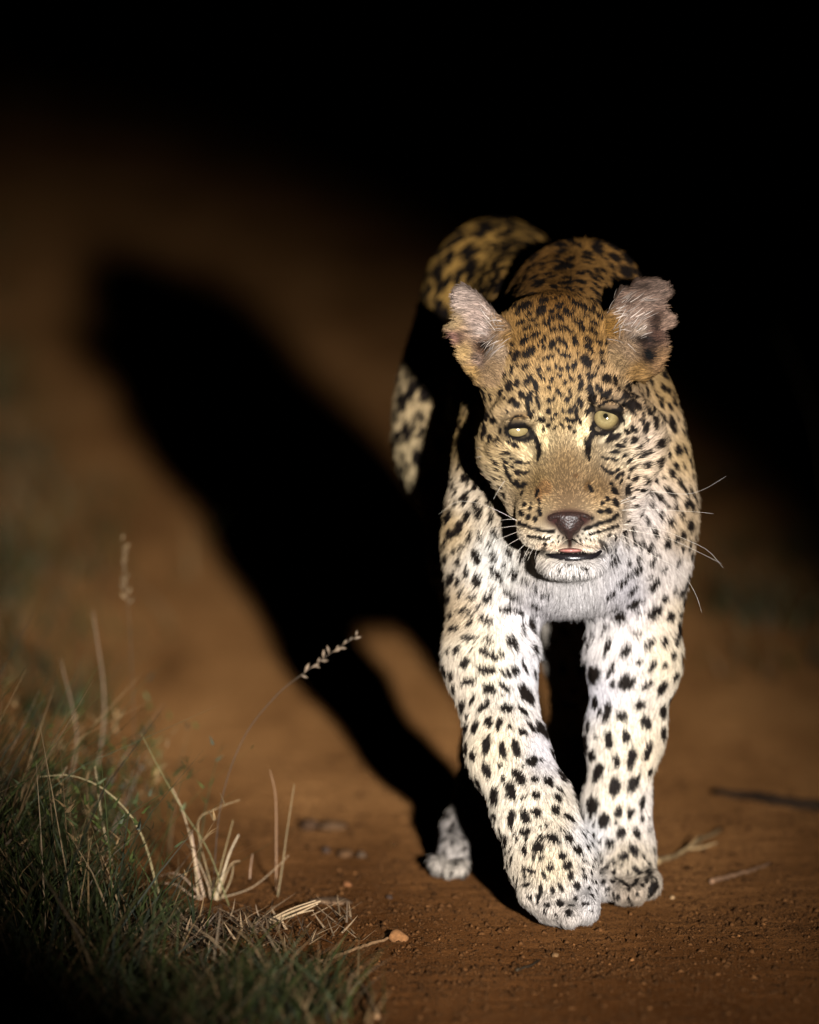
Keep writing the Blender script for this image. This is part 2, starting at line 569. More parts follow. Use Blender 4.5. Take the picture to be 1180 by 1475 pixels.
# keep the largest connected piece only
lab = np.arange(len(bv))
for _ in range(400):
    m = lab[bq].min(1)
    old = lab.copy()
    for c in range(4):
        np.minimum.at(lab, bq[:, c], m)
    lab = lab[lab]
    if (lab == old).all(): break
vals_, counts = np.unique(lab, return_counts=True)
main = vals_[counts.argmax()]
keepv = lab == main
remap = np.cumsum(keepv) - 1
bq = remap[bq[keepv[bq[:, 0]]]]
bv = bv[keepv]
bn = grad(bv)
print('leopard verts', len(bv), 'quads', len(bq))
#--PART3--

# ================================================================== COAT PATTERN
# marks read off the photograph in enlarged tiles: (x, y, half length, half width, angle) in tile pixels
TILES = {
 'A': (640, 400, 6.556, [(915,310,48,42,90),(1015,320,25,20,0),(1015,385,32,25,0),(1080,275,28,25,0),(1145,320,30,25,0),(1090,375,40,20,60),(800,350,32,20,0),(730,425,48,18,0),(695,345,25,15,0),(845,400,42,16,-5),(795,472,45,20,5),(885,455,25,15,10),(965,435,35,25,40),(1040,495,40,20,20),(1120,475,30,18,-20),(860,545,55,24,-40),(930,590,55,18,-60),(755,595,52,28,-65),(1020,630,45,25,-65),(940,665,22,20,0),(800,710,70,32,-42),(680,745,52,28,-60),(770,845,48,22,-50),(970,755,40,15,-25),(885,745,22,10,-50),(1030,750,25,12,-60),(895,860,30,18,-20),(990,865,20,18,0),(915,930,45,16,45),(1015,960,30,15,-60),(640,880,38,20,-50),(795,965,55,28,-62),(690,1000,38,20,-80),(610,1030,50,30,-70),(530,1075,32,22,-30),(570,915,32,15,-70),(490,920,20,12,-60),(865,1030,60,18,75),(730,1110,35,25,60),(805,1140,55,28,100),(640,1165,35,22,0),(335,1105,45,12,-80),(385,1120,45,15,-85),(440,1135,35,14,-60),(875,1130,50,12,85),(1080,590,20,14,90),(1075,700,30,12,70),(1140,640,45,14,60),(1120,730,30,16,40),(1140,990,20,15,0),(1000,1045,25,15,20),(1080,1080,45,14,60),(1105,860,15,18,0),(1165,860,30,14,80),(1090,920,20,10,0),(1000,1165,20,20,0)]),
 'B': (800, 400, 6.556, [(305,305,70,22,5),(295,360,38,14,-5),(145,355,30,20,-20),(95,315,28,24,10),(35,275,28,24,0),(45,375,40,18,70),(180,405,25,18,-30),(225,425,30,20,-40),(360,425,45,20,-5),(420,370,35,25,80),(80,475,45,20,20),(150,505,30,16,-60),(260,490,42,24,35),(365,515,45,20,60),(190,610,50,28,70),(305,585,48,18,30),(315,665,60,24,40),(95,630,50,14,65),(410,615,32,18,40),(480,630,18,12,50),(440,715,24,22,0),(515,710,18,14,0),(295,785,60,42,65),(175,830,40,22,-65),(445,805,45,22,55),(530,785,32,22,-50),(600,775,20,15,40),(400,850,22,14,80),(320,930,34,28,20),(615,895,40,26,50),(490,955,42,40,0),(565,955,38,18,50),(705,915,25,20,30),(795,905,42,20,65),(225,930,16,20,0),(380,920,22,14,20),(240,1020,60,20,-75),(90,990,18,18,0),(335,1100,80,30,80),(415,1050,45,22,50),(490,1090,40,25,-45),(430,1130,45,12,-75),(775,1015,32,22,70),(705,1045,28,18,40),(670,1100,45,24,50),(870,1060,50,18,70),(830,1125,35,20,60),(1030,890,42,35,60),(1120,910,50,20,80),(1010,1030,40,25,80),(1060,1060,35,25,60),(1115,1090,45,20,-70),(1060,760,35,18,60),(1130,760,80,20,60),(120,840,40,14,70),(55,870,22,14,60),(45,925,20,20,0),(40,1090,50,16,50),(140,1090,45,14,70),(110,1150,20,16,0),(230,1165,25,18,0),(150,960,40,12,60),(80,730,25,16,20),(135,740,18,18,0),(35,600,30,14,80),(25,690,30,12,60),(210,715,14,10,0),(945,1100,30,14,-80),(1000,1150,25,18,60)]),
 'C': (660, 560, 6.556, [(555,155,40,20,10),(755,130,60,12,80),(860,110,20,20,0),(905,90,14,18,0),(855,215,25,22,0),(920,240,14,25,90),(775,290,30,16,80),(805,295,25,16,-80),(890,285,22,16,0),(855,345,22,18,0),(810,385,28,12,70),(910,370,25,14,-30),(1060,215,28,30,0),(1110,185,40,14,65),(1030,100,25,16,70),(1150,130,45,16,65),(990,210,30,12,70),(1035,295,32,20,40),(1125,290,25,20,0),(1085,320,18,14,0),(1050,365,20,14,50),(980,345,30,14,60),(1150,335,14,18,0),(1100,410,18,12,60),(265,275,50,22,80),(335,300,35,22,-70),(190,240,35,20,-70),(245,355,30,18,30),(245,420,60,20,90),(300,480,50,18,70),(375,500,35,22,60),(520,525,60,16,30),(430,605,35,14,-40),(480,610,30,10,-10),(505,660,20,10,20),(450,690,28,16,20),(575,695,38,16,5),(655,705,22,10,-20),(515,735,16,14,0),(570,790,35,20,5),(640,795,38,12,-25),(350,685,40,18,60),(450,740,40,14,50),(600,915,45,20,-5),(545,890,25,30,60),(480,820,60,18,60),(600,990,18,16,0),(625,1095,22,20,0),(680,1130,16,18,0),(690,1075,14,12,0),(745,985,38,12,-80),(765,1060,30,10,80),(90,660,45,25,80),(145,765,45,22,75),(60,830,50,25,75),(160,925,38,28,60),(245,910,28,24,0),(320,885,30,22,40),(70,1025,50,28,-30),(315,1070,45,28,40),(395,1010,28,16,40),(185,1110,45,24,80),(80,1165,25,20,0),(50,540,30,30,-50)]),
 'D': (820, 560, 5.9, [(95,130,40,18,65),(55,165,35,14,60),(15,200,22,18,0),(60,225,25,14,60),(30,265,20,14,0),(90,270,22,12,40),(325,50,45,22,-50),(480,50,40,18,50),(620,60,35,20,60),(665,35,35,14,70),(530,120,50,25,80),(580,150,45,25,70),(540,195,45,15,60),(680,195,48,20,70),(720,170,18,22,0),(635,220,14,18,0),(775,120,42,16,80),(850,140,38,18,-85),(885,40,45,16,80),(840,15,30,18,20),(735,280,60,22,-65),(795,265,60,16,90),(870,290,65,26,80),(985,345,75,26,85),(935,120,60,25,85),(1020,190,70,22,60),(630,285,35,18,60),(655,335,50,20,-65),(550,340,38,24,70),(490,365,30,18,10),(370,415,60,22,-25),(475,440,20,20,0),(435,485,40,16,5),(550,435,30,24,-40),(600,490,18,24,0),(665,430,14,16,0),(845,415,28,22,60),(775,470,36,32,0),(840,545,38,22,-80),(925,520,50,28,90),(980,510,40,16,90),(685,530,26,16,-50),(630,550,40,22,-55),(520,605,32,18,-45),(385,540,40,14,-5),(370,600,50,12,5),(470,570,25,12,-25),(310,595,30,10,15),(300,680,40,12,40),(345,710,40,14,10),(410,690,22,12,-30),(540,680,40,12,-45),(660,645,32,26,90),(765,640,40,35,40),(905,660,34,24,30),(970,660,32,12,90),(870,715,40,24,90),(1030,620,50,22,90),(415,745,30,14,-50),(455,730,25,12,-80),(440,790,30,10,-50),(570,755,22,24,0),(660,785,28,24,0),(735,770,24,26,0),(800,755,16,24,90),(945,800,40,20,70),(1045,745,30,14,90),(505,860,45,26,-75),(615,865,16,28,90),(690,880,26,24,0),(835,860,38,24,80),(885,900,25,22,0),(765,925,42,22,85),(695,985,24,24,0),(900,990,28,24,40),(985,860,24,22,0),(1030,860,25,25,0),(1000,970,42,28,60),(1040,1000,25,30,0),(360,810,16,14,0),(325,935,18,18,0),(280,970,18,18,0),(265,1045,24,18,0),(330,1035,28,24,-30),(400,970,35,25,-70),(390,870,35,20,60),(185,850,38,16,60),(770,1070,26,28,0),(950,1070,30,24,40),(655,1115,26,22,90),(860,1120,38,24,80),(830,990,18,14,0),(1020,1150,45,30,-50),(590,1080,18,20,0)]),
 'E': (630, 700, 5.9, [(240,105,50,28,-35),(455,135,45,28,30),(530,85,25,16,0),(330,150,25,20,80),(365,225,45,24,80),(260,250,45,28,70),(465,265,32,26,40),(105,250,50,25,85),(195,345,55,32,70),(125,400,50,32,-70),(280,425,52,24,-85),(370,410,38,22,70),(500,395,50,26,30),(450,500,35,18,60),(215,520,35,20,80),(145,545,45,18,85),(85,610,50,20,85),(330,585,75,38,55),(490,580,48,30,50),(635,545,38,28,60),(185,645,40,24,90),(585,655,24,18,40),(480,715,45,20,70),(535,755,55,32,70),(250,725,48,26,90),(670,735,40,28,50),(760,790,45,24,-10),(840,830,35,16,50),(340,800,58,38,85),(125,765,45,26,85),(180,805,35,25,60),(75,800,50,18,80),(470,865,32,18,45),(640,920,75,38,30),(900,885,80,22,-20),(850,980,45,18,-10),(430,955,48,38,10),(290,945,40,26,30),(200,915,40,22,60),(105,950,50,22,80),(345,1030,26,16,0),(250,1070,62,26,25),(620,1060,100,30,5),(720,1085,35,30,60),(840,1080,35,14,-10),(400,1140,65,25,35),(275,1165,35,22,0),(125,1095,40,20,70),(740,158,16,18,0),(790,190,14,14,0),(715,235,26,18,20),(775,260,22,22,0),(830,280,20,22,0),(870,215,40,16,65),(920,490,20,14,0)]),
 'F': (810, 700, 5.9, [(400,415,20,16,0),(255,270,16,14,-40),(780,400,50,25,-70),(885,470,50,35,60),(660,480,38,24,80),(965,450,40,22,80),(780,590,38,26,0),(755,650,25,22,0),(640,600,35,20,-40),(540,500,30,14,-50),(490,440,25,12,50),(425,665,60,22,-8),(530,770,150,24,-17),(590,860,60,22,-30),(780,835,60,30,-30),(865,700,35,25,-20),(395,905,50,20,5),(615,990,85,30,-25),(790,1060,75,40,-45),(870,940,40,20,-60),(670,1075,35,20,-20),(1010,900,38,24,70),(960,870,30,20,0),(920,1100,45,35,-60),(1000,1070,30,20,90),(1020,1165,30,20,0),(740,745,30,16,0)]),
 'G': (620, 860, 5.9, [(335,215,35,18,-5),(205,260,40,35,20),(790,280,55,24,-45),(330,345,65,26,15),(495,365,45,22,40),(235,440,35,28,0),(155,465,30,15,85),(345,450,16,14,0),(500,475,90,32,33),(600,475,40,14,55),(295,555,62,30,-25),(475,615,85,36,5),(170,660,35,25,80),(725,625,45,35,40),(620,645,45,14,60),(665,650,45,14,70),(800,590,70,14,55),(885,650,40,14,70),(315,720,65,28,-5),(200,775,35,18,60),(500,780,62,38,40),(630,765,65,20,55),(820,830,95,45,50),(360,870,50,20,-55),(180,890,45,22,80),(270,930,55,26,75),(455,930,70,24,-30),(655,945,55,35,15),(790,970,60,20,55),(615,835,14,14,0),(500,1060,45,35,60),(590,1060,30,28,0),(575,1110,30,18,80),(315,1005,20,20,0),(375,1110,60,24,95),(265,1110,50,30,80),(670,1100,24,16,20),(780,1145,48,22,40),(860,1110,65,18,70)]),
 'H': (810, 860, 5.9, [(1035,280,60,42,85),(370,265,50,16,-40),(265,320,35,25,-60),(640,305,38,28,0),(745,400,62,35,-45),(875,380,45,25,-60),(540,450,55,35,-35),(390,410,48,22,-75),(430,590,50,20,-75),(400,640,50,16,-60),(660,550,28,26,0),(770,580,55,28,-40),(945,490,40,24,80),(870,570,25,20,0),(265,650,80,45,85),(545,720,75,60,0),(430,740,25,20,0),(730,740,60,24,-30),(850,770,72,35,-60),(665,905,45,38,0),(280,890,70,25,-65),(320,980,45,18,-70),(380,980,85,30,-70),(510,1010,50,42,20),(860,970,65,28,-80),(715,1065,65,42,75),(400,1155,30,25,90),(545,1155,35,28,80)]),
 'I': (650, 1040, 5.9, [(300,200,85,32,95),(435,230,75,28,75),(545,210,75,32,80),(190,280,50,24,85),(150,385,45,22,80),(690,335,50,38,40),(760,320,25,14,60),(305,410,72,32,55),(415,375,28,22,60),(610,380,14,14,0),(580,465,75,38,58),(230,510,55,20,80),(710,485,35,24,15),(830,505,45,34,20),(510,580,80,42,58),(450,500,35,22,50),(365,635,72,42,40),(615,640,20,26,90),(725,620,35,30,-30),(905,645,42,26,45),(925,580,40,14,30),(885,745,42,36,30),(370,800,45,38,80),(510,815,70,34,95),(630,805,60,36,50),(720,765,45,34,50),(1010,820,55,24,45),(625,935,42,36,30),(355,950,65,22,55),(465,1005,55,36,90),(770,975,35,20,50),(815,880,20,14,60),(755,890,22,10,60),(870,995,65,32,45),(1005,995,48,28,30),(545,955,18,16,0),(740,1065,55,50,0),(625,1085,45,26,65),(1075,1085,50,34,20),(945,1140,35,30,-30),(960,925,45,8,10)]),
 'J': (800, 1020, 5.9, [(260,290,80,35,100),(455,270,75,28,85),(605,240,55,34,95),(785,365,85,32,-75),(310,390,50,30,90),(650,415,90,38,95),(520,445,55,30,80),(365,540,90,38,-70),(805,530,50,16,90),(505,660,85,42,95),(665,640,80,48,-50),(195,720,75,35,70),(315,820,75,50,85),(740,800,75,22,-70),(535,880,60,32,-80),(635,890,50,28,-75),(415,960,72,45,85),(560,1055,48,36,90),(695,1065,55,28,80),(325,1095,45,18,85),(375,1130,20,16,0),(470,1150,42,32,10),(265,580,16,20,0),(355,235,25,18,0)]),
 'K': (700, 1170, 4.214, [(110,300,30,12,80),(155,290,30,12,-45),(275,355,32,22,20),(390,335,22,20,80),(355,380,28,12,60),(495,320,28,26,0),(515,385,30,18,-80),(600,300,20,12,0),(590,345,12,12,0),(600,390,18,16,0),(550,445,30,20,60),(150,405,22,16,0),(240,440,25,14,20),(335,465,30,14,75),(405,470,28,12,80),(455,455,30,14,60),(690,415,16,12,0),(645,420,12,12,0),(190,490,28,16,80),(265,515,18,14,70),(320,530,35,14,70),(450,555,28,20,10),(370,565,20,14,20),(605,555,22,12,10),(690,560,18,8,10),(500,610,24,20,0),(425,615,18,10,30),(520,565,20,10,0),(225,550,20,14,60),(360,600,12,10,0),(640,600,14,8,0),(660,650,14,8,0),(835,265,35,24,-20),(900,230,38,22,65),(960,270,22,14,70),(735,330,20,16,0),(825,325,14,10,0),(870,375,18,12,0),(920,355,35,18,45),(990,365,25,15,60),(770,420,20,14,60),(740,465,20,14,-60),(850,440,35,14,90),(950,445,16,14,0),(920,500,14,10,0),(805,510,14,10,0),(1015,470,55,24,95),(780,510,30,8,85)]),
 'M': (700, 310, 4.538, [(725,215,40,35,0),(845,200,50,22,10),(835,275,40,22,60),(950,280,42,32,20),(910,370,50,32,70),(1025,370,32,30,0),(665,280,35,22,0),(905,445,35,22,0),(515,330,55,35,20),(710,130,45,25,0),(670,375,30,18,0),(620,435,35,18,0),(450,510,40,20,0),(540,480,35,16,0),(590,580,35,18,0),(745,570,40,18,50),(255,600,40,28,30),(620,530,40,18,10),(840,430,35,28,60),(380,560,30,14,0),(300,520,30,20,20),(350,440,40,24,0),(440,400,30,18,20),(760,360,30,16,0),(720,460,32,16,0),(820,340,24,20,0)]),
}
STROKES = [  # polylines in photograph pixels, half width
 ([(765,566),(761,577),(760,588),(764,601)], 2.8),
 ([(848,561),(852,574),(853,583),(855,592)], 3.4),
 ([(747,752),(759,758),(772,762),(786,765),(798,766)], 2.1),
 ([(762,772),(774,774),(788,776)], 2.1),
 ([(842,762),(854,758),(866,753),(880,749),(890,741)], 2.4),
 ([(848,770),(862,766),(876,762),(890,757)], 2.0),
 ([(797,772),(797,772.5)], 1.5), ([(797,780),(797,780.5)], 1.5), ([(804,773),(804,773.5)], 1.4), ([(805,780),(805,780.5)], 1.4),
 ([(792,775),(792,775.5)], 1.4), ([(794,784),(794,784.5)], 1.2), ([(811,775),(811,775.5)], 1.0), ([(812,781),(812,781.5)], 1.0),
 ([(832,772),(832,772.5)], 1.4), ([(836,777),(836,777.5)], 1.4), ([(840,769),(840,769.5)], 1.4), ([(844,775),(844,775.5)], 1.4),
 ([(837,781),(837,781.5)], 1.1), ([(829,777),(829,777.5)], 1.1), ([(850,776),(850,776.5)], 1.2),
 # rims of the eyes and tear lines
 ([(729,618),(733,627),(741,632),(752,634),(762,632),(769,627)], 3.0),
 ([(730,618),(738,614),(748,613),(758,615),(765,620),(769,626)], 2.6),
 ([(769,626),(774,637),(777,648),(777,656)], 3.0),
 ([(777,652),(775,664)], 1.8),
 ([(852,620),(860,624),(872,624),(883,619),(891,609),(894,597),(893,588)], 3.2),
 ([(852,618),(857,610),(865,602),(875,597),(885,593),(896,590)], 3.0),
 ([(893,588),(897,584),(902,582)], 3.0),
 ([(854,620),(851,630),(848,642),(846,652)], 3.8),
 ([(846,650),(848,662)], 2.2),
 ([(838,818),(845,820)], 2.2), ([(812,816),(822,815)], 1.4), ([(826,824),(827,828)], 1.0), ([(806,818),(808,823)], 1.2), ([(834,826),(836,830)], 1.0),
 # fine hair lines on the brows
 ([(733,612),(741,601),(752,599)], 1.2), ([(868,582),(880,577),(893,578)], 1.6), ([(862,586),(872,578)], 1.2),
]
FIELD_MARKS = []
for key, (tx, ty, tf, lst) in TILES.items():
    for (x, y, a, b, ang) in lst:
        FIELD_MARKS.append((tx + x / tf, ty + y / tf, a / tf * (1.22 if ty + y / tf < 760 else 1.08), b / tf * (1.32 if ty + y / tf < 760 else 1.14), ang))
for pts, w in STROKES:
    L = sum(math.dist(p, q) for p, q in zip(pts[:-1], pts[1:]))
    n = max(1, int(L / (w * 0.9)))
    rp = resample(pts, n + 1) if len(pts) > 2 else np.array([np.array(pts[0]) + (np.array(pts[-1]) - np.array(pts[0])) * t for t in np.linspace(0, 1, n + 1)])
    for p in rp:
        FIELD_MARKS.append((p[0], p[1], w * 1.25, w * 1.25, 0))

def raymarch(px, py, t0=9.64, t1=11.3):
    px = np.asarray(px, float); py = np.asarray(py, float)
    D = np.stack([(px - PW / 2) / FPX, (PH / 2 - py) / FPX, -np.ones_like(px)], 1)
    t = np.full(len(px), t0)
    for _ in range(34):
        f = field(D * t[:, None])
        t = t + np.clip(f, -0.05, 0.06) * 0.85
    P = D * t[:, None]
    ok = (np.abs(field(P)) < 0.002) & (t < t1)
    return P, ok
fm = np.array(FIELD_MARKS)
mp, ok = raymarch(fm[:, 0], fm[:, 1])
# marks just outside the outline are pulled towards the body
for it in range(2):
    bad = ~ok
    if not bad.any(): break
    fm[bad, 0] += np.where(fm[bad, 0] > 820, -6, 6)
    mp2, ok2 = raymarch(fm[bad, 0], fm[bad, 1])
    mp[bad] = mp2; ok[bad] = ok2
fm, mp = fm[ok], mp[ok]
mn = grad(mp)
ang = np.radians(fm[:, 4])
ax1 = np.stack([np.cos(ang), -np.sin(ang), np.zeros(len(ang))], 1)
ax1 -= mn * (ax1 * mn).sum(1)[:, None]
ax1 /= np.linalg.norm(ax1, axis=1)[:, None] + 1e-9
ax2 = np.cross(mn, ax1)
md = -mp[:, 2] / FPX
fcl = np.where(fm[:, 1] > 1165, 0.75, 0.36)
seeds = [dict(P=mp, N=mn, A=ax1, B=ax2, ra=fm[:, 2] * md / np.clip(np.hypot(ax1[:, 0], ax1[:, 1]), fcl, 1), rb=fm[:, 3] * md / np.clip(np.hypot(ax2[:, 0], ax2[:, 1]), fcl, 1), ring=np.zeros(len(mp)))]

# ---- everything the photograph does not show gets scattered marks: solid on the legs, rosettes on flanks and rump
tri_a, tri_b, tri_c = bv[bq[:, 0]], bv[bq[:, 1]], bv[bq[:, 2]]
tri_d = bv[bq[:, 3]]
area = 0.5 * np.linalg.norm(np.cross(tri_c - tri_a, tri_d - tri_b), axis=1)
def sample_surface(n, weight):
    p = area * weight
    q = rng.choice(len(bq), size=n, p=p / p.sum())
    s, t = rng.random(n)[:, None], rng.random(n)[:, None]
    return (tri_a[q] * (1 - s) + tri_b[q] * s) * (1 - t) + (tri_d[q] * (1 - s) + tri_c[q] * s) * t, q
cand, cq = sample_surface(13000, np.ones(len(bq)))
cu, cv_, cdp = proj(cand)
cz = zworld(cand)
rear = cdp > 10.28
ros = rear & (cz > 0.30)
rad = np.where(ros, rng.choice([0.0105, 0.0165], len(ros)), 0.0095)
rad = np.where(rear & (cz < 0.14), 0.0038, rad)
head_zone = (cdp < 9.93) & (cv_ < 860)
rad = np.where(~rear & (cv_ < 820), 0.0068, rad)
rad = np.where(~rear & (cz < 0.10), 0.0040, rad)
rad = np.where(head_zone, 0.0033, rad)
accepted = np.zeros((0, 3)); accr = np.zeros(0); acc_i = []
from mathutils import kdtree
kd = kdtree.KDTree(len(mp))
for i, p in enumerate(mp): kd.insert(p, i)
kd.balance()
mra = fm[:, 2] * md
cell = {}
for i in range(len(cand)):
    p = cand[i]
    co, j, dist = kd.find(p)
    if dist < mra[j] * 0.8 + rad[i] * 1.15: continue
    kx = tuple(np.floor(p / 0.05).astype(int))
    good = True
    for dx in (-1, 0, 1):
        for dy in (-1, 0, 1):
            for dz in (-1, 0, 1):
                for j in cell.get((kx[0] + dx, kx[1] + dy, kx[2] + dz), ()):
                    if np.linalg.norm(cand[j] - p) < (rad[i] + rad[j]) * (0.86 if ros[i] else 1.02):
                        good = False
    if good:
        cell.setdefault(kx, []).append(i); acc_i.append(i)
acc_i = np.array(acc_i)
# none on the ears, the bridge of the nose, the lips and the eyes
eu, ev, ed = cu[acc_i], cv_[acc_i], cdp[acc_i]
clear = ((eu < 745) & (ev > 405) & (ev < 556) & (ed < 9.9) & (eu < 735)) | ((eu > 868) & (ev < 548) & (ed < 9.9)) \
    | ((eu > 735) & (eu < 905) & (ev > 585) & (ev < 850) & (ed < 9.9)) | ((np.abs(eu - 825) < 55) & (ev > 800) & (ev < 900) & (ed < 10.05)) | (ev > 1295)
acc_i = acc_i[~clear]
sP = cand[acc_i]; sN = grad(sP)
down = np.array([0, -1.0, 0]) + rng.normal(0, 0.5, (len(sP), 3))
sA = down - sN * (down * sN).sum(1)[:, None]; sA /= np.linalg.norm(sA, axis=1)[:, None] + 1e-9
sB = np.cross(sN, sA)
sr = rad[acc_i] * rng.uniform(0.75, 1.1, len(acc_i))
sring = (ros[acc_i] & (rad[acc_i] > 0.013)).astype(float)
upf = np.where(sN[:, 1] > 0.35, 0.42, 0.8)
fa = 1 / np.clip(np.hypot(sA[:, 0], sA[:, 1]), upf, 1); fb = 1 / np.clip(np.hypot(sB[:, 0], sB[:, 1]), upf, 1)
seeds.append(dict(P=sP, N=sN, A=sA, B=sB, ra=sr * fa * np.where(sring > 0, 1.05, np.where(ros[acc_i], 1.0, 0.85)), rb=sr * fb * np.where(sring > 0, 0.85, np.where(ros[acc_i], 0.88, 0.62)), ring=sring))
SD = {k: np.concatenate([s[k] for s in seeds]) for k in seeds[0]}
print('marks', len(mp), 'scattered', len(sP))

# ---- ground colour of the coat, some light and shade included: control colours (photograph pixels), front of the animal and rear of it
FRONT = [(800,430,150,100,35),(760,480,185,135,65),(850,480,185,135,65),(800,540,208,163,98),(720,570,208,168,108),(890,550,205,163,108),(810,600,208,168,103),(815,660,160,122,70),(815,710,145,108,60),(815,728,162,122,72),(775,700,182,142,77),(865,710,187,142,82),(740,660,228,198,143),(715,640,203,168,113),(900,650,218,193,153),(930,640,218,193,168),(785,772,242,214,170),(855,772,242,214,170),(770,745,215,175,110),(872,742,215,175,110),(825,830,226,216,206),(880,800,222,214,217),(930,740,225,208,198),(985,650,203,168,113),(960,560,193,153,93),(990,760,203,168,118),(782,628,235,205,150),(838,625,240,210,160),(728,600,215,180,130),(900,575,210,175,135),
 (720,800,255,248,235),(680,720,250,225,190),(648,760,215,175,105),(645,880,205,170,115),(780,880,240,230,234),(830,860,236,228,228),(900,850,228,218,225),(960,830,228,208,193),(985,880,228,198,153),  # left breast painted brighter as lit, right one lilac grey as shaded
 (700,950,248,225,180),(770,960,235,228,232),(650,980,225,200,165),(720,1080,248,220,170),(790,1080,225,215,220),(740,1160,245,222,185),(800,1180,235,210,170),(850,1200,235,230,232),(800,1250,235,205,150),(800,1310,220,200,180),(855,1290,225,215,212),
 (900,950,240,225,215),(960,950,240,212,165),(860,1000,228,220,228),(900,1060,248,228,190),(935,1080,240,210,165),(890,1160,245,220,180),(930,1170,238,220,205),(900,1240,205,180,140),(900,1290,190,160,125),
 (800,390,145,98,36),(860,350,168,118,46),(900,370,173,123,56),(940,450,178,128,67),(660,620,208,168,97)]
REAR = [(700,340,190,142,58),(620,420,195,148,64),(590,560,212,182,132),(600,680,208,182,133),(700,560,170,130,60),(760,800,215,200,180),(650,1240,158,146,138),(690,1080,210,190,160),(800,420,165,120,50)]  # hind paw colour lowered to paint in its partial shade
def idw(u, v, ctl, soft=26.0):
    ctl = np.array(ctl, float)
    lin = srgb(ctl[:, 2:])
    num = np.zeros((len(u), 3)); den = np.zeros(len(u))
    for i in range(len(ctl)):
        w = 1.0 / ((u - ctl[i, 0]) ** 2 + (v - ctl[i, 1]) ** 2 + soft ** 2) ** 2
        num += w[:, None] * lin[i]; den += w
    return num / den[:, None]

def in_ear(u, v, d):
    l = (sd_poly(u, v, EAR_L) < 2) & (d < 9.9) & (u < 742 - (v - 470) * 0.25)
    r = (sd_poly(u, v, EAR_R) < 2) & (d < 9.9) & (u > 872 + (v - 480) * 0.12)
    return l, r

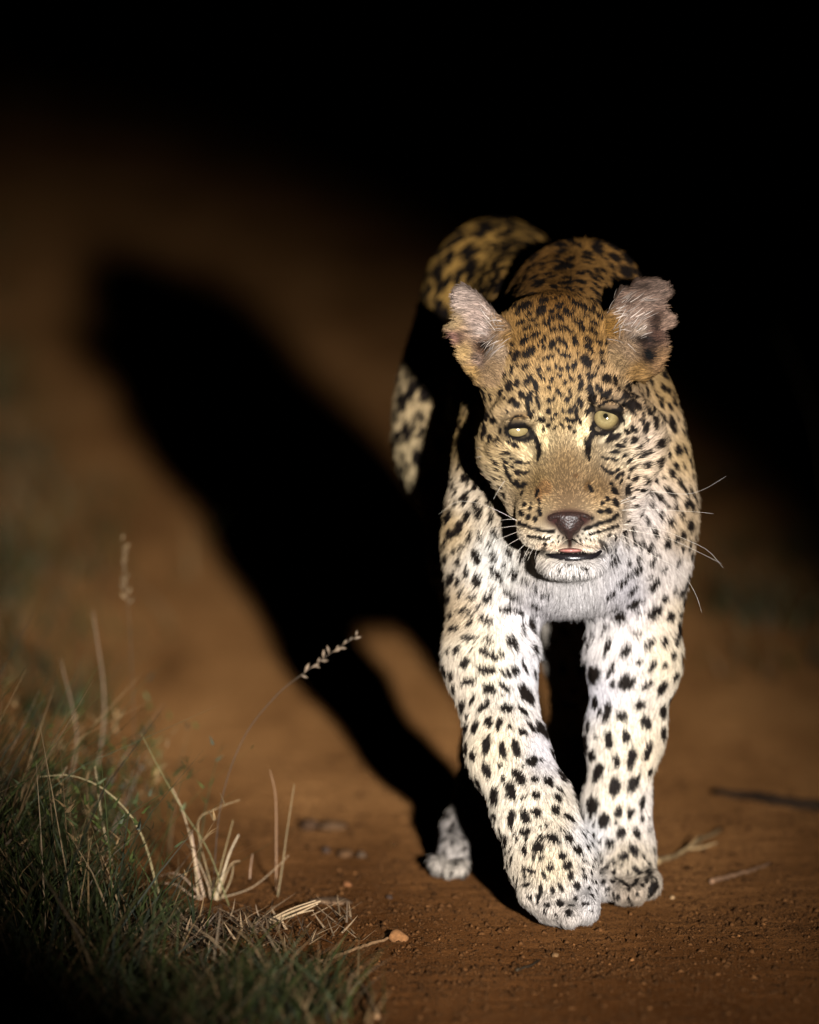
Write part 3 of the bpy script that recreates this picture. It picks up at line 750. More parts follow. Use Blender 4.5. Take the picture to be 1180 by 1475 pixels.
def coat(P):
    """colour of the coat at surface points, and how dark the marks are there"""
    u, v, d = proj(P)
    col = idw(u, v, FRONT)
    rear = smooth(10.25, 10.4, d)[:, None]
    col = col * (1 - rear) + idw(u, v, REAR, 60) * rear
    col = col * 0.56
    upper = smooth(10.02, 9.94, d) * smooth(748, 700, v) + smooth(9.94, 10.02, d) * smooth(620, 480, v)
    upper = upper * (1 - smooth(872, 925, u) * smooth(590, 660, v))
    upper = upper * (1 - smooth(10.25, 10.4, d))
    gold = 1 - 0.33 * upper
    col = col * gold[:, None]
    lum = col.mean(1, keepdims=True)
    col = col + (lum - col) * (0.10 + 0.25 * smooth(660, 830, v))[:, None]
    Wn = to_world(P)
    col *= (1 + 0.10 * vnoise(Wn, 55, 21) + 0.08 * vnoise(Wn, 140, 22))[:, None]
    # local colour patches of the face: (x, y, rx, ry, angle, colour, strength)
    face = d < 9.92
    for (x, y, a, b, an, c, st) in PATCHES:
        ca, sa = math.cos(math.radians(an)), math.sin(math.radians(an))
        du, dv = u - x, v - y
        q = np.sqrt(((du * ca + dv * sa) / a) ** 2 + ((-du * sa + dv * ca) / b) ** 2)
        m = (st * smooth(1.25, 0.65, q) * face)[:, None]
        col = col * (1 - m) + srgb(c) * 0.82 * m
    el, er = in_ear(u, v, d)
    e = (el | er)
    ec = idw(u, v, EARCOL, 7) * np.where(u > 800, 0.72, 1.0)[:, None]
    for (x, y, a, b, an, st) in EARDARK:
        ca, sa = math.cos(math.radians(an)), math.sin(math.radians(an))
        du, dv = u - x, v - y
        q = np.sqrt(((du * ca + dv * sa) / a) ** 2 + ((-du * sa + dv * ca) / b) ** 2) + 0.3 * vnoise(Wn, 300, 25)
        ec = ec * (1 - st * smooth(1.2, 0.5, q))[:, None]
    ec = ec * (1 + 0.35 * vnoise(Wn * np.array([1, 1, 2.0]), 260, 26))[:, None]
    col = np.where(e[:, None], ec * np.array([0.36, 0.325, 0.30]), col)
    # marks
    dark = np.zeros(len(P)); tan = np.zeros(len(P))
    cs = 0.03
    C = np.floor(P / cs).astype(np.int64)
    key = (C[:, 0] + 1000) * 10 ** 8 + (C[:, 1] + 1000) * 10 ** 4 + (C[:, 2] + 2000)
    order = np.argsort(key, kind='stable'); ks = key[order]
    wob = 0.20 * vnoise(Wn, 230, 31) + 0.16 * vnoise(Wn, 560, 32)
    for i in range(len(SD['P'])):
        s = SD['P'][i]; r = max(SD['ra'][i], SD['rb'][i]) * 1.5
        lo_, hi_ = np.floor((s - r) / cs).astype(int), np.floor((s + r) / cs).astype(int)
        sel = []
        for a in range(lo_[0], hi_[0] + 1):
            for b in range(lo_[1], hi_[1] + 1):
                k0 = (a + 1000) * 10 ** 8 + (b + 1000) * 10 ** 4
                i0 = np.searchsorted(ks, k0 + lo_[2] + 2000); i1 = np.searchsorted(ks, k0 + hi_[2] + 2001)
                if i1 > i0: sel.append(order[i0:i1])
        if not sel: continue
        sel = np.concatenate(sel)
        D = P[sel] - s
        qa = D @ SD['A'][i] / SD['ra'][i]; qb = D @ SD['B'][i] / SD['rb'][i]; qn = D @ SD['N'][i] / (r * 1.1)
        q = np.sqrt(qa * qa + qb * qb + np.maximum(np.abs(qn) - 0.5, 0) ** 2 * 4)
        if SD['ring'][i]:
            th = np.arctan2(qb, qa)
            gap = 0.5 + 0.5 * np.cos(th * 3 + i)
            q2 = q + wob[sel] * 0.5
            m = smooth(1.08, 0.95, q2) * smooth(0.38, 0.52, q2) * smooth(0.02, 0.22, gap)
            tan[sel] = np.maximum(tan[sel], smooth(0.8, 0.6, q2))
        else:
            m = smooth(1.16, 0.86, q + wob[sel])
        dark[sel] = np.maximum(dark[sel], m)
    dark = np.where(e, dark * 0.0, dark)
    col = col * (1 - 0.35 * tan[:, None])
    blk = srgb((20, 15, 12))
    col = col * (1 - dark[:, None]) + blk * dark[:, None]
    return np.clip(col, 0, 0.92), dark

BLK = (22, 17, 14)
PATCHES = [
 (782, 622, 8, 26, -8, (240, 212, 160), 0.85), (841, 620, 10, 24, 12, (242, 214, 165), 0.9),      # pale strips beside the bridge
 (884, 626, 24, 6, -28, (250, 228, 188), 0.95), (900, 608, 7, 14, 25, (248, 225, 185), 0.9),      # pale lower lid
 (745, 645, 20, 8, 20, (225, 195, 145), 0.5), (758, 655, 12, 9, 0, (235, 208, 160), 0.5),
 (752, 599, 16, 5, -5, (150, 115, 75), 0.5), (870, 580, 18, 5, 10, (140, 108, 72), 0.5),
 (746, 620, 19, 14, 0, BLK, 1.0), (874, 605, 22, 19, 20, BLK, 1.0),                               # inside of the lids
 (798, 772, 16, 10, 10, (250, 232, 205), 0.9), (842, 770, 18, 11, -10, (252, 236, 212), 0.9),
 (800, 788, 26, 7, 5, (235, 205, 175), 0.8), (846, 787, 24, 7, -5, (240, 212, 185), 0.8),
 (827, 800, 44, 6.5, 0, BLK, 1.0), (870, 786, 5, 13, -35, BLK, 0.9), (783, 792, 5, 8, 30, BLK, 0.8),
 (821, 778, 3.5, 15, 0, (70, 38, 28), 0.95),
 (820, 748, 36, 15, 0, (70, 40, 36), 1.0), (820, 762, 18, 12, 0, (75, 42, 36), 1.0),
 (846, 700, 5, 9, 20, (90, 62, 30), 0.7), (776, 712, 6, 12, -10, (120, 80, 45), 0.6), (830, 685, 4, 3, 0, (95, 62, 30), 0.6),
 (786, 702, 10, 12, -20, (128, 88, 52), 0.5),
]
EARDARK = [(697, 498, 15, 6, 5, 0.9), (684, 514, 8, 6, 30, 0.6), (662, 488, 6, 10, 0, 0.5), (675, 478, 14, 2.5, 10, 0.5), (935, 512, 7, 14, -20, 0.95), (930, 489, 22, 6, 5, 0.75), (945, 462, 8, 16, 0, 0.6), (925, 412, 16, 6, 0, 0.45), (908, 430, 4, 6, 0, 0.5)]  # dark streaks, plus the shade of the ear canals put into the colour
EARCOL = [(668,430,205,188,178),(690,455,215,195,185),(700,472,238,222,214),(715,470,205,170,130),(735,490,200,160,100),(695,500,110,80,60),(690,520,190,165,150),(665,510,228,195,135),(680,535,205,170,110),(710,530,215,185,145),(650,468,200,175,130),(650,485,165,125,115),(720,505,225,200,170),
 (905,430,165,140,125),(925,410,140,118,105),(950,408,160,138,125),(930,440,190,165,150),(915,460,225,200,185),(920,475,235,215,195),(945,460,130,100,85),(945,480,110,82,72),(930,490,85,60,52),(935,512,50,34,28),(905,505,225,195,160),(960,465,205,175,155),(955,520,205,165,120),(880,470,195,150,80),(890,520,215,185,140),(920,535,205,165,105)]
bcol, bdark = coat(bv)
#--PART4--

# ================================================================== THE LEOPARD
base_w, _ = ground_at(850, 1300)
LEO = empty('leopard', (float(base_w[0]), float(base_w[1]) + 0.3, 0.0))
ORI = np.array(LEO.location)
tag(LEO, 'spotted leopard walking straight ahead with lowered head and one eye half shut', 'leopard')

mskin, nt, b = new_mat('leopard_skin')
at = nt.nodes.new('ShaderNodeAttribute'); at.attribute_name = 'tint'
tcn = nt.nodes.new('ShaderNodeTexCoord')
nz = noise_node(nt, tcn.outputs['Object'], 900, 3, 0.6)
cr = ramp_node(nt, nz, [(0.3, (0.62, 0.62, 0.62)), (0.7, (1.0, 1.0, 1.0))])
mm = nt.nodes.new('ShaderNodeMixRGB'); mm.blend_type = 'MULTIPLY'; mm.inputs[0].default_value = 1
nt.links.new(at.outputs['Color'], mm.inputs[1]); nt.links.new(cr, mm.inputs[2])
nt.links.new(mm.outputs[0], b.inputs['Base Color'])
b.inputs['Roughness'].default_value = 0.8
b.inputs['Specular IOR Level'].default_value = 0.1
body = mesh_obj('body', to_world(bv), bq, mskin, LEO, ORI, colors=bcol * 0.5)  # skin tone lowered to paint shade into the gaps between hairs

# ---- fur
NH = 400000
fq = bq
fn_ = (bn[fq[:, 0]] + bn[fq[:, 2]]); fn_ /= np.linalg.norm(fn_, axis=1)[:, None] + 1e-9
fc = (tri_a + tri_c) * 0.5
fu, fv, fd = proj(fc)
viewd = -fc / np.linalg.norm(fc, axis=1)[:, None]
facing = (fn_ * viewd).sum(1)
wgt = 0.12 + 0.88 * smooth(-0.45, -0.1, facing)
wgt *= np.where(fd > 10.28, 0.28, 1.0)
wgt *= np.where((fd < 9.92) & (fv < 850), 1.35, 1.0)
zz = zworld(fc)
wgt *= (zz > 0.004)
# bare: nose leather, lips, inside of the lids
bare = (fd < 9.92) & ((((fu - 820) / 34) ** 2 + ((fv - 749) / 13) ** 2 < 1) | (((fu - 820) / 15) ** 2 + ((fv - 764) / 10) ** 2 < 1)
        | (((fu - 827) / 42) ** 2 + ((fv - 799) / 7) ** 2 < 1)
        | (((fu - 746) / 19) ** 2 + ((fv - 620) / 13) ** 2 < 1) | (((fu - 874) / 22.5) ** 2 + ((fv - 604.5) / 19) ** 2 < 1))
wgt *= ~bare
hp, hq = sample_surface(NH, wgt)
hn = bn[bq[hq]].mean(1)
hn /= np.linalg.norm(hn, axis=1)[:, None] + 1e-9
hu, hv, hd = proj(hp)
head = (hd < 9.93) & (hv < 852)
el, er = in_ear(hu, hv, hd)
earm = el | er
D = np.stack([0.12 * np.sign(hu - 822), -np.ones(NH), -0.8 * np.ones(NH)], 1)
legs_ = (hv > 930)
D[legs_] = np.array([0.0, -1.0, 0.05])
nd = np.stack([hu - 820, -(hv - 738)], 1)
nl = np.linalg.norm(nd, axis=1)[:, None] + 1e-6
hdirr = np.concatenate([nd / nl, -0.35 * np.ones((NH, 1))], 1)
low = smooth(745, 800, hv)[:, None]
hdirr = hdirr * (1 - 0.55 * low) + np.array([0, -1.0, -0.2]) * 0.55 * low
D = np.where(head[:, None], hdirr, D)
D = np.where(el[:, None], np.array([-1.0, 0.25, 0.35]), D)
D = np.where(er[:, None], np.array([1.0, 0.35, 0.35]), D)
D += rng.normal(0, 0.12, D.shape)
D += 0.25 * np.stack([vnoise(to_world(hp), 60, s) for s in (41, 42, 43)], 1)
D -= hn * (D * hn).sum(1)[:, None]
D /= np.linalg.norm(D, axis=1)[:, None] + 1e-9
# length in metres
Lh = np.full(NH, 0.009)
ff = np.clip(nl[:, 0] / 260, 0, 1)
Lh = np.where(head, 0.0036 + 0.0060 * ff, Lh)
ruff = head & (hv > 640) & ((hu > 905) | (hu < 728))
Lh = np.where(ruff, 0.0105, Lh)
pads = head & (hv > 735) & (hv < 796) & (np.abs(hu - 820) < 80)
Lh = np.where(pads, 0.0045, Lh)
chin = head & (hv > 806)
Lh = np.where(chin, 0.009, Lh)
breast = (hd < 10.2) & (~head) & (hv > 700) & (hv < 930)
Lh = np.where(breast, 0.011 + 0.008 * np.exp(-((hu - 820) / 90) ** 2), Lh)
Lh = np.where(legs_, 0.009, Lh)
Lh = np.where(hv > 1240, 0.0065, Lh)
tuft = (el & (hu > 700) & (hv > 450) & (hv < 500)) | (er & (hu < 925) & (hv > 430) & (hv < 490))
Lh = np.where(earm, 0.007, Lh)
Lh = np.where(tuft & (rng.random(NH) < 0.07), 0.016, Lh)
near_eye = (((hu - 746) / 27) ** 2 + ((hv - 620) / 20) ** 2 < 1) | (((hu - 874) / 31) ** 2 + ((hv - 604) / 27) ** 2 < 1)
Lh = np.where(near_eye & head, 0.0035, Lh)
Lh *= rng.uniform(0.65, 1.25, NH)
# a hair shows its outer half: take the coat colour where that half lies
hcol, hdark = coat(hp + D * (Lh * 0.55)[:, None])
lift = np.where(earm, 0.55, 0.32) + rng.normal(0, 0.10, NH)
lift = np.clip(np.where(pads | near_eye, 0.22, lift), 0.08, 1.0)
K = 4
ts = np.linspace(0, 1, K)
pts = np.zeros((NH, K, 3))
sag = rng.normal(0, 0.10, (NH, 3)) + np.array([0, -0.12, 0])
for j, t in enumerate(ts):
    pts[:, j] = hp - hn * 0.0006 + Lh[:, None] * (D * t + hn * (lift[:, None] * (t - 0.45 * t * t)) + sag * t * t * 0.6)
pw = to_world(pts.reshape(-1, 3)) - ORI
pw[:, 2] = np.maximum(pw[:, 2], 0.001)
rroot = np.where(hd > 10.28, 0.00065, 0.00034) * np.where(head, 0.85, 1.0)
rad_ = (rroot[:, None] * np.array([1.0, 0.9, 0.65, 0.15])[None]).astype(np.float32)
var = np.where(head, rng.uniform(0.48, 1.45, NH), rng.uniform(0.6, 1.3, NH)) * (1 + 0.22 * vnoise(to_world(hp), 420, 45)) * np.where(rng.random(NH) < 0.06, 0.55, 1.0)
var = np.where(earm, var * rng.uniform(0.5, 1.2, NH), var)
hcol = np.clip(hcol * var[:, None], 0.002, 0.95)
hcol = np.where((tuft & (Lh > 0.015))[:, None], 0.42 * srgb((238, 220, 206)) * var[:, None], hcol)
hc = bpy.data.hair_curves.new('fur')
hc.add_curves([K] * NH)
hc.attributes['position'].data.foreach_set('vector', pw.astype(np.float32).ravel())
ra_ = hc.attributes.get('radius') or hc.attributes.new('radius', 'FLOAT', 'POINT')
ra_.data.foreach_set('value', rad_.ravel())
ca_ = hc.attributes.new('tint', 'FLOAT_COLOR', 'CURVE')
cc = np.ones((NH, 4), dtype=np.float32); cc[:, :3] = hcol
ca_.data.foreach_set('color', cc.ravel())
na_ = hc.attributes.new('coat_normal', 'FLOAT_VECTOR', 'CURVE')
na_.data.foreach_set('vector', (hn @ RM).astype(np.float32).ravel())
mfur, nt, b = new_mat('fur_hair')
an = nt.nodes.new('ShaderNodeAttribute'); an.attribute_name = 'coat_normal'
gn = nt.nodes.new('ShaderNodeNewGeometry')
sc1 = nt.nodes.new('ShaderNodeVectorMath'); sc1.operation = 'SCALE'; sc1.inputs['Scale'].default_value = 1.8
nt.links.new(an.outputs['Vector'], sc1.inputs[0])
adv = nt.nodes.new('ShaderNodeVectorMath'); adv.operation = 'ADD'
nt.links.new(sc1.outputs[0], adv.inputs[0]); nt.links.new(gn.outputs['Normal'], adv.inputs[1])
nrm = nt.nodes.new('ShaderNodeVectorMath'); nrm.operation = 'NORMALIZE'
nt.links.new(adv.outputs[0], nrm.inputs[0]); nt.links.new(nrm.outputs[0], b.inputs['Normal'])
at = nt.nodes.new('ShaderNodeAttribute'); at.attribute_name = 'tint'
nt.links.new(at.outputs['Color'], b.inputs['Base Color'])
b.inputs['Roughness'].default_value = 0.6
b.inputs['Specular IOR Level'].default_value = 0.07
hc.materials.append(mfur)
fur = bpy.data.objects.new('fur', hc)
link(fur, LEO)
fur['kind'] = 'stuff'

# ---- eyes
meye, nt, b = new_mat('leopard_eye')
tcn = nt.nodes.new('ShaderNodeTexCoord')
sepx = nt.nodes.new('ShaderNodeSeparateXYZ'); nt.links.new(tcn.outputs['Object'], sepx.inputs[0])
cmb = nt.nodes.new('ShaderNodeCombineXYZ')
nt.links.new(sepx.outputs[0], cmb.inputs[0]); nt.links.new(sepx.outputs[1], cmb.inputs[1])
ln = nt.nodes.new('ShaderNodeVectorMath'); ln.operation = 'LENGTH'; nt.links.new(cmb.outputs[0], ln.inputs[0])
ER = 24 * S
mp_ = nt.nodes.new('ShaderNodeMath'); mp_.operation = 'DIVIDE'; mp_.inputs[1].default_value = ER
nt.links.new(ln.outputs['Value'], mp_.inputs[0])
cr = ramp_node(nt, mp_.outputs[0], [(0.0, (0.004, 0.004, 0.003)), (0.13, (0.004, 0.004, 0.003)), (0.165, (0.09, 0.070, 0.030)), (0.40, (0.19, 0.148, 0.070)), (0.62, (0.14, 0.104, 0.045)), (0.80, (0.02, 0.014, 0.008))])
nz = noise_node(nt, tcn.outputs['Object'], 700, 3, 0.7)
cr2 = ramp_node(nt, nz, [(0.3, (0.75, 0.75, 0.7)), (0.7, (1.1, 1.1, 1.1))])
mm = nt.nodes.new('ShaderNodeMixRGB'); mm.blend_type = 'MULTIPLY'; mm.inputs[0].default_value = 1
nt.links.new(cr, mm.inputs[1]); nt.links.new(cr2, mm.inputs[2]); nt.links.new(mm.outputs[0], b.inputs['Base Color'])
b.inputs['Roughness'].default_value = 0.05
b.inputs['Coat Weight'].default_value = 1.0
b.inputs['Coat Roughness'].default_value = 0.05
def uv_sphere(n=28, m=18):
    vs = [(0, 0, 1.0)]; fs = []
    for i in range(1, m):
        for j in range(n):
            a, t = math.pi * i / m, 2 * math.pi * j / n
            vs.append((math.sin(a) * math.cos(t), math.sin(a) * math.sin(t), math.cos(a)))
    vs.append((0, 0, -1.0))
    for j in range(n):
        fs.append((0, 1 + j, 1 + (j + 1) % n))
        fs.append((len(vs) - 1, 1 + (m - 2) * n + (j + 1) % n, 1 + (m - 2) * n + j))
    for i in range(m - 2):
        for j in range(n):
            a = 1 + i * n
            fs.append((a + j, a + n + j, a + n + (j + 1) % n, a + (j + 1) % n))
    return np.array(vs), fs
sv, sf = uv_sphere()
for ((ex, ey), ew, er_), gaze, lab in ((EYES[0], (0.02, 0.34), 'half shut khaki eye'), (EYES[1], (-0.08, 0.16), 'wide open khaki eye')):
    e = mesh_obj('eye', sv * er_ * S, sf, meye, LEO)
    e.location = Vector(to_world(HW(ex, ey, ew)) - ORI)
    gd = np.array([gaze[0], gaze[1], 1.0]) @ RM
    e.rotation_euler = Vector(gd).to_track_quat('Z', 'Y').to_euler()
    e['label'] = lab

# ---- nose leather
def nose_f(P):
    f = sd_ell(P, HW(820, 746, 37), R3(34, 13, 24))
    f = smin(f, sd_ell(P, HW(820, 757, 34), R3(19, 14, 24)), 9 * S)
    f = smin(f, sd_cone(P, HW(820, 760, 50), HW(821, 774, 40), 7 * S, 4 * S), 6 * S)
    f = smax(f, -sd_ell(P, HW(796, 752, 62), R3(11, 4.5, 14), math.radians(-28)), 3 * S)
    f = smax(f, -sd_ell(P, HW(845, 750, 62), R3(11, 4.5, 14), math.radians(28)), 3 * S)
    return smax(f, -sd_cone(P, HW(820, 752, 66), HW(821, 778, 58), 2.2 * S, 2.2 * S), 3 * S)
c0 = HW(820, 752, 40)
gaxs = [np.arange(c0[k] - h, c0[k] + h, 0.0011) for k, h in zip(range(3), (0.030, 0.022, 0.024))]
nv, nq = polygonise(nose_f, *gaxs, stride=2)
mnose, nt, b = new_mat('nose_leather')
tcn = nt.nodes.new('ShaderNodeTexCoord')
nz = noise_node(nt, tcn.outputs['Object'], 420, 4, 0.6)
cr = ramp_node(nt, nz, [(0.3, (0.005, 0.0025, 0.002)), (0.7, (0.028, 0.011, 0.008))])
nt.links.new(cr, b.inputs['Base Color'])
vo = nt.nodes.new('ShaderNodeTexVoronoi'); vo.inputs['Scale'].default_value = 520
nt.links.new(tcn.outputs['Object'], vo.inputs['Vector'])
bpn = nt.nodes.new('ShaderNodeBump'); bpn.inputs['Strength'].default_value = 0.55; bpn.inputs['Distance'].default_value = 0.0009
nt.links.new(vo.outputs['Distance'], bpn.inputs['Height']); nt.links.new(bpn.outputs[0], b.inputs['Normal'])
b.inputs['Roughness'].default_value = 0.52
nose = mesh_obj('nose', to_world(nv), nq, mnose, LEO, ORI)
nose['label'] = 'moist dark reddish brown nose'

# ---- lower lip and tongue tip
mlip, nt, b = new_mat('wet_black_lip')
b.inputs['Base Color'].default_value = (0.006, 0.005, 0.006, 1); b.inputs['Roughness'].default_value = 0.30
tcn = nt.nodes.new('ShaderNodeTexCoord')
nz = noise_node(nt, tcn.outputs['Object'], 260, 3, 0.6)
bpn = nt.nodes.new('ShaderNodeBump'); bpn.inputs['Strength'].default_value = 0.6; bpn.inputs['Distance'].default_value = 0.001
nt.links.new(nz, bpn.inputs['Height']); nt.links.new(bpn.outputs[0], b.inputs['Normal'])
lp = resample([to_world(HW(*p)) for p in [(788, 799, -14), (797, 801, 4), (812, 803, 14), (828, 804, 16), (846, 803, 12), (858, 800, 2), (866, 794, -14)]], 22)
lr = np.array([2.0 + 3.6 * math.sin(math.pi * t) for t in np.linspace(0, 1, 22)]) * S
lv, lf = tube(lp, lr, 10)
lip = mesh_obj('lower_lip', lv, lf, mlip, LEO, ORI)
lip['label'] = 'wet black lower lip'
mton, nt, b = new_mat('pink_tongue')
tcn = nt.nodes.new('ShaderNodeTexCoord')
nz = noise_node(nt, tcn.outputs['Object'], 500, 3, 0.6)
cr = ramp_node(nt, nz, [(0.3, (0.30, 0.10, 0.08)), (0.7, (0.42, 0.20, 0.17))])
nt.links.new(cr, b.inputs['Base Color']); b.inputs['Roughness'].default_value = 0.25
tv = sv * R3(17, 3.8, 26)
tongue = mesh_obj('tongue', to_world(tv + HW(822, 793, 10)), sf, mton, LEO, ORI)
tongue['label'] = 'pink tongue tip'

# ---- whiskers
mwh, nt, b = new_mat('whisker_hair')
tcn = nt.nodes.new('ShaderNodeTexCoord')
nz = noise_node(nt, tcn.outputs['Object'], 60, 2, 0.5)
cr = ramp_node(nt, nz, [(0.3, (0.42, 0.36, 0.29)), (0.7, (0.66, 0.60, 0.52))])
nt.links.new(cr, b.inputs['Base Color']); b.inputs['Roughness'].default_value = 0.35
WHISK = [
 [(884, 728, 8), (915, 713, 6), (945, 708, -8), (985, 712, -30), (1014, 705, -40), (1046, 686, -46)],
 [(886, 736, 8), (925, 733, 8), (960, 735, -10), (1000, 737, -30), (1028, 740, -40)],
 [(884, 730, 8), (905, 722, 12), (926, 717, 8), (942, 716, 0)],
 [(884, 755, 8), (915, 757, 10), (955, 764, -6), (990, 778, -26), (1020, 793, -34), (1042, 818, -40)],
 [(884, 760, 8), (925, 767, 8), (962, 775, -10), (1002, 793, -28), (1040, 812, -40)],
 [(882, 764, 8), (910, 778, 10), (940, 800, 0), (970, 815, -16), (992, 838, -28), (1004, 860, -34), (1011, 882, -36)],
 [(876, 768, 12), (900, 780, 16), (920, 798, 10), (934, 816, 2)],
 [(868, 774, 14), (880, 786, 20), (886, 800, 18)], [(862, 777, 16), (872, 790, 22), (875, 803, 20)],
 [(748, 749, 6), (733, 748, 10), (718, 750, 4)],
 [(750, 758, 8), (738, 758, 12), (712, 762, 4), (694, 766, -10)],
 [(752, 763, 10), (738, 769, 14), (716, 778, 6), (700, 788, -4)],
 [(757, 771, 12), (742, 779, 18), (722, 791, 12), (706, 803, 4)],
 [(763, 778, 14), (752, 788, 20), (738, 803, 16)],
 [(768, 780, 16), (760, 792, 22), (752, 808, 18)],
 [(774, 782, 18), (766, 794, 24), (760, 808, 22)],
 [(779, 783, 20), (773, 793, 24), (770, 806, 24)],
 [(750, 753, 8), (722, 738, 6), (690, 725, -10), (658, 723, -32), (632, 741, -50)],
 [(729, 690, -30), (720, 703, -22), (711, 719, -24)],
 [(702, 655, -52), (694, 657, -44), (686, 659, -42)], [(700, 646, -54), (693, 645, -46), (687, 645, -44)],
]
for w_ in WHISK:
    pth = resample([to_world(HW(*p)) for p in w_], 14)
    rr = np.linspace(0.00016, 0.00006, 14)
    wv, wf = tube(pth, rr, 4)
    mesh_obj('whisker', wv, wf, mwh, LEO, ORI)
#--PART5--

# ================================================================== SMALL THINGS ON THE GROUND
def ground_pt(px, py):
    g, d = ground_at(px, py)
    g[2] = gh(g[0], g[1])[0]
    return g, d

def tint_mat(name, rough=0.7, spec=0.2, scale=150, lo=0.6, transl=0.0):
    m, nt, b = new_mat(name)
    at = nt.nodes.new('ShaderNodeAttribute'); at.attribute_name = 'tint'
    tcn = nt.nodes.new('ShaderNodeTexCoord')
    nz = noise_node(nt, tcn.outputs['Object'], scale, 4, 0.6)
    cr = ramp_node(nt, nz, [(0.3, (lo, lo, lo)), (0.7, (1.1, 1.1, 1.1))])
    mm = nt.nodes.new('ShaderNodeMixRGB'); mm.blend_type = 'MULTIPLY'; mm.inputs[0].default_value = 1
    nt.links.new(at.outputs['Color'], mm.inputs[1]); nt.links.new(cr, mm.inputs[2])
    nt.links.new(mm.outputs[0], b.inputs['Base Color'])
    b.inputs['Roughness'].default_value = rough
    b.inputs['Specular IOR Level'].default_value = spec
    return m
mgrass = tint_mat('grass_blade', 0.6, 0.25)
mstraw = tint_mat('dry_straw', 0.65, 0.25, 400)
mstone = tint_mat('stone', 0.9, 0.1, 220, 0.5)
mwood = tint_mat('dead_wood', 0.9, 0.1, 260, 0.45)

def blades(base, height, lean, azim, width, curve, col, levels=4):
    """many grass blades as one vertex / face set"""
    n = len(base)
    t = np.linspace(0, 1, levels)
    dirx = np.stack([np.cos(azim), np.sin(azim), np.zeros(n)], 1)
    side0 = rng.uniform(0, 2 * math.pi, n)
    side = np.stack([np.cos(side0), np.sin(side0), np.zeros(n)], 1)
    vs = np.zeros((n, levels, 2, 3))
    for i, tt in enumerate(t):
        off = lean * tt + curve * tt * tt
        c = base + dirx * (height * off)[:, None]
        c[:, 2] += height * (tt - 0.35 * curve * tt * tt)
        w = width * (1 - tt ** 1.6) * 0.5 + 0.0001
        vs[:, i, 0] = c - side * w[:, None]
        vs[:, i, 1] = c + side * w[:, None]
    idx = np.arange(n * levels * 2).reshape(n, levels, 2)
    f = np.stack([idx[:, :-1, 0], idx[:, :-1, 1], idx[:, 1:, 1], idx[:, 1:, 0]], -1).reshape(-1, 4)
    cols = np.repeat(col, levels * 2, axis=0)
    return vs.reshape(-1, 3), f, cols

def grass_cols(n, dry=0.15):
    k = rng.random(n)[:, None]; m = rng.normal(0, 0.06, (n, 1))
    g = np.array([0.007, 0.010, 0.003]) * (1 - k) + np.array([0.040, 0.050, 0.011]) * k
    s = np.array([0.04, 0.025, 0.012]) * (1 - k) + np.array([0.20, 0.125, 0.055]) * k
    c = np.where((rng.random(n) < dry)[:, None], s, g)
    return np.clip(c * (1 + m), 0.004, 0.5)

def join(parts):
    vs, fs, cs, o = [], [], [], 0
    for v, f, c in parts:
        vs.append(v); fs.append(f + o); cs.append(c); o += len(v)
    return np.concatenate(vs), np.concatenate(fs), np.concatenate(cs)

def scatter(n, x0, x1, y0, y1, dens=None):
    out = np.zeros((0, 3))
    while len(out) < n:
        p = np.stack([rng.uniform(x0, x1, n * 2), rng.uniform(y0, y1, n * 2), np.zeros(n * 2)], 1)
        if dens is not None:
            p = p[rng.random(len(p)) < dens(p)]
        out = np.concatenate([out, p])
    out = out[:n]
    out[:, 2] = gh(out[:, 0], out[:, 1]) - 0.002
    return out

# ---- dark green grass clump at the edge of the track
def clump_d(p):
    edge = -0.235 + 0.06 * vnoise(p, 6, 51) - 0.18 * np.maximum(p[:, 1] - 9.9, 0)
    return smooth(edge + 0.04, edge - 0.10, p[:, 0]) * (0.06 + 0.94 * smooth(-0.15, 0.25, vnoise(p * np.array([1, 0.6, 1]), 11, 52)))
n = 6800
b_ = scatter(n, -0.62, -0.15, 9.35, 10.7, clump_d)
edge_fade = smooth(-0.18, -0.36, b_[:, 0])
h_ = rng.uniform(0.025, 0.14, n) * (0.5 + 0.6 * edge_fade) * (1 + 0.6 * vnoise(b_, 9, 53)) * rng.choice([0.7, 1.0, 1.35], n)
p1 = blades(b_, h_, rng.uniform(0.05, 0.6, n), rng.uniform(0, 6.28, n), rng.uniform(0.0014, 0.0034, n), rng.uniform(0.0, 0.7, n), grass_cols(n, 0.24))
# ---- low, blurred blades in front of it
n = 2600
b2 = scatter(n, -0.45, -0.02, 8.75, 9.5, lambda p: smooth(0.02, -0.22, p[:, 0] + 0.05 * vnoise(p, 8, 54)) * (0.25 + 0.75 * smooth(-0.1, 0.3, vnoise(p, 10, 55))))
p2 = blades(b2, rng.uniform(0.02, 0.075, n), rng.uniform(0.1, 0.9, n), rng.uniform(0, 6.28, n), rng.uniform(0.0014, 0.0034, n), rng.uniform(0, 0.8, n), grass_cols(n, 0.32))
# ---- fine stems with tiny leaves standing above the clump
n = 260
b3 = scatter(n, -0.50, -0.20, 9.8, 10.9, lambda p: smooth(-0.20, -0.34, p[:, 0]))
h3 = rng.uniform(0.09, 0.18, n)
l3, a3, c3 = rng.uniform(0.05, 0.35, n), rng.uniform(0, 6.28, n), rng.uniform(0, 0.4, n)
gc3 = grass_cols(n, 0.25)
p3 = blades(b3, h3, l3, a3, np.full(n, 0.0011), c3, gc3, 5)
lb, lc = [], []
for i in range(n):
    for k in range(rng.integers(4, 9)):
        t = rng.uniform(0.4, 1.0)
        off = l3[i] * t + c3[i] * t * t
        q = b3[i] + np.array([math.cos(a3[i]), math.sin(a3[i]), 0]) * h3[i] * off
        q[2] += h3[i] * (t - 0.35 * c3[i] * t * t)
        lb.append(q); lc.append(gc3[i] * rng.uniform(0.9, 2.2))
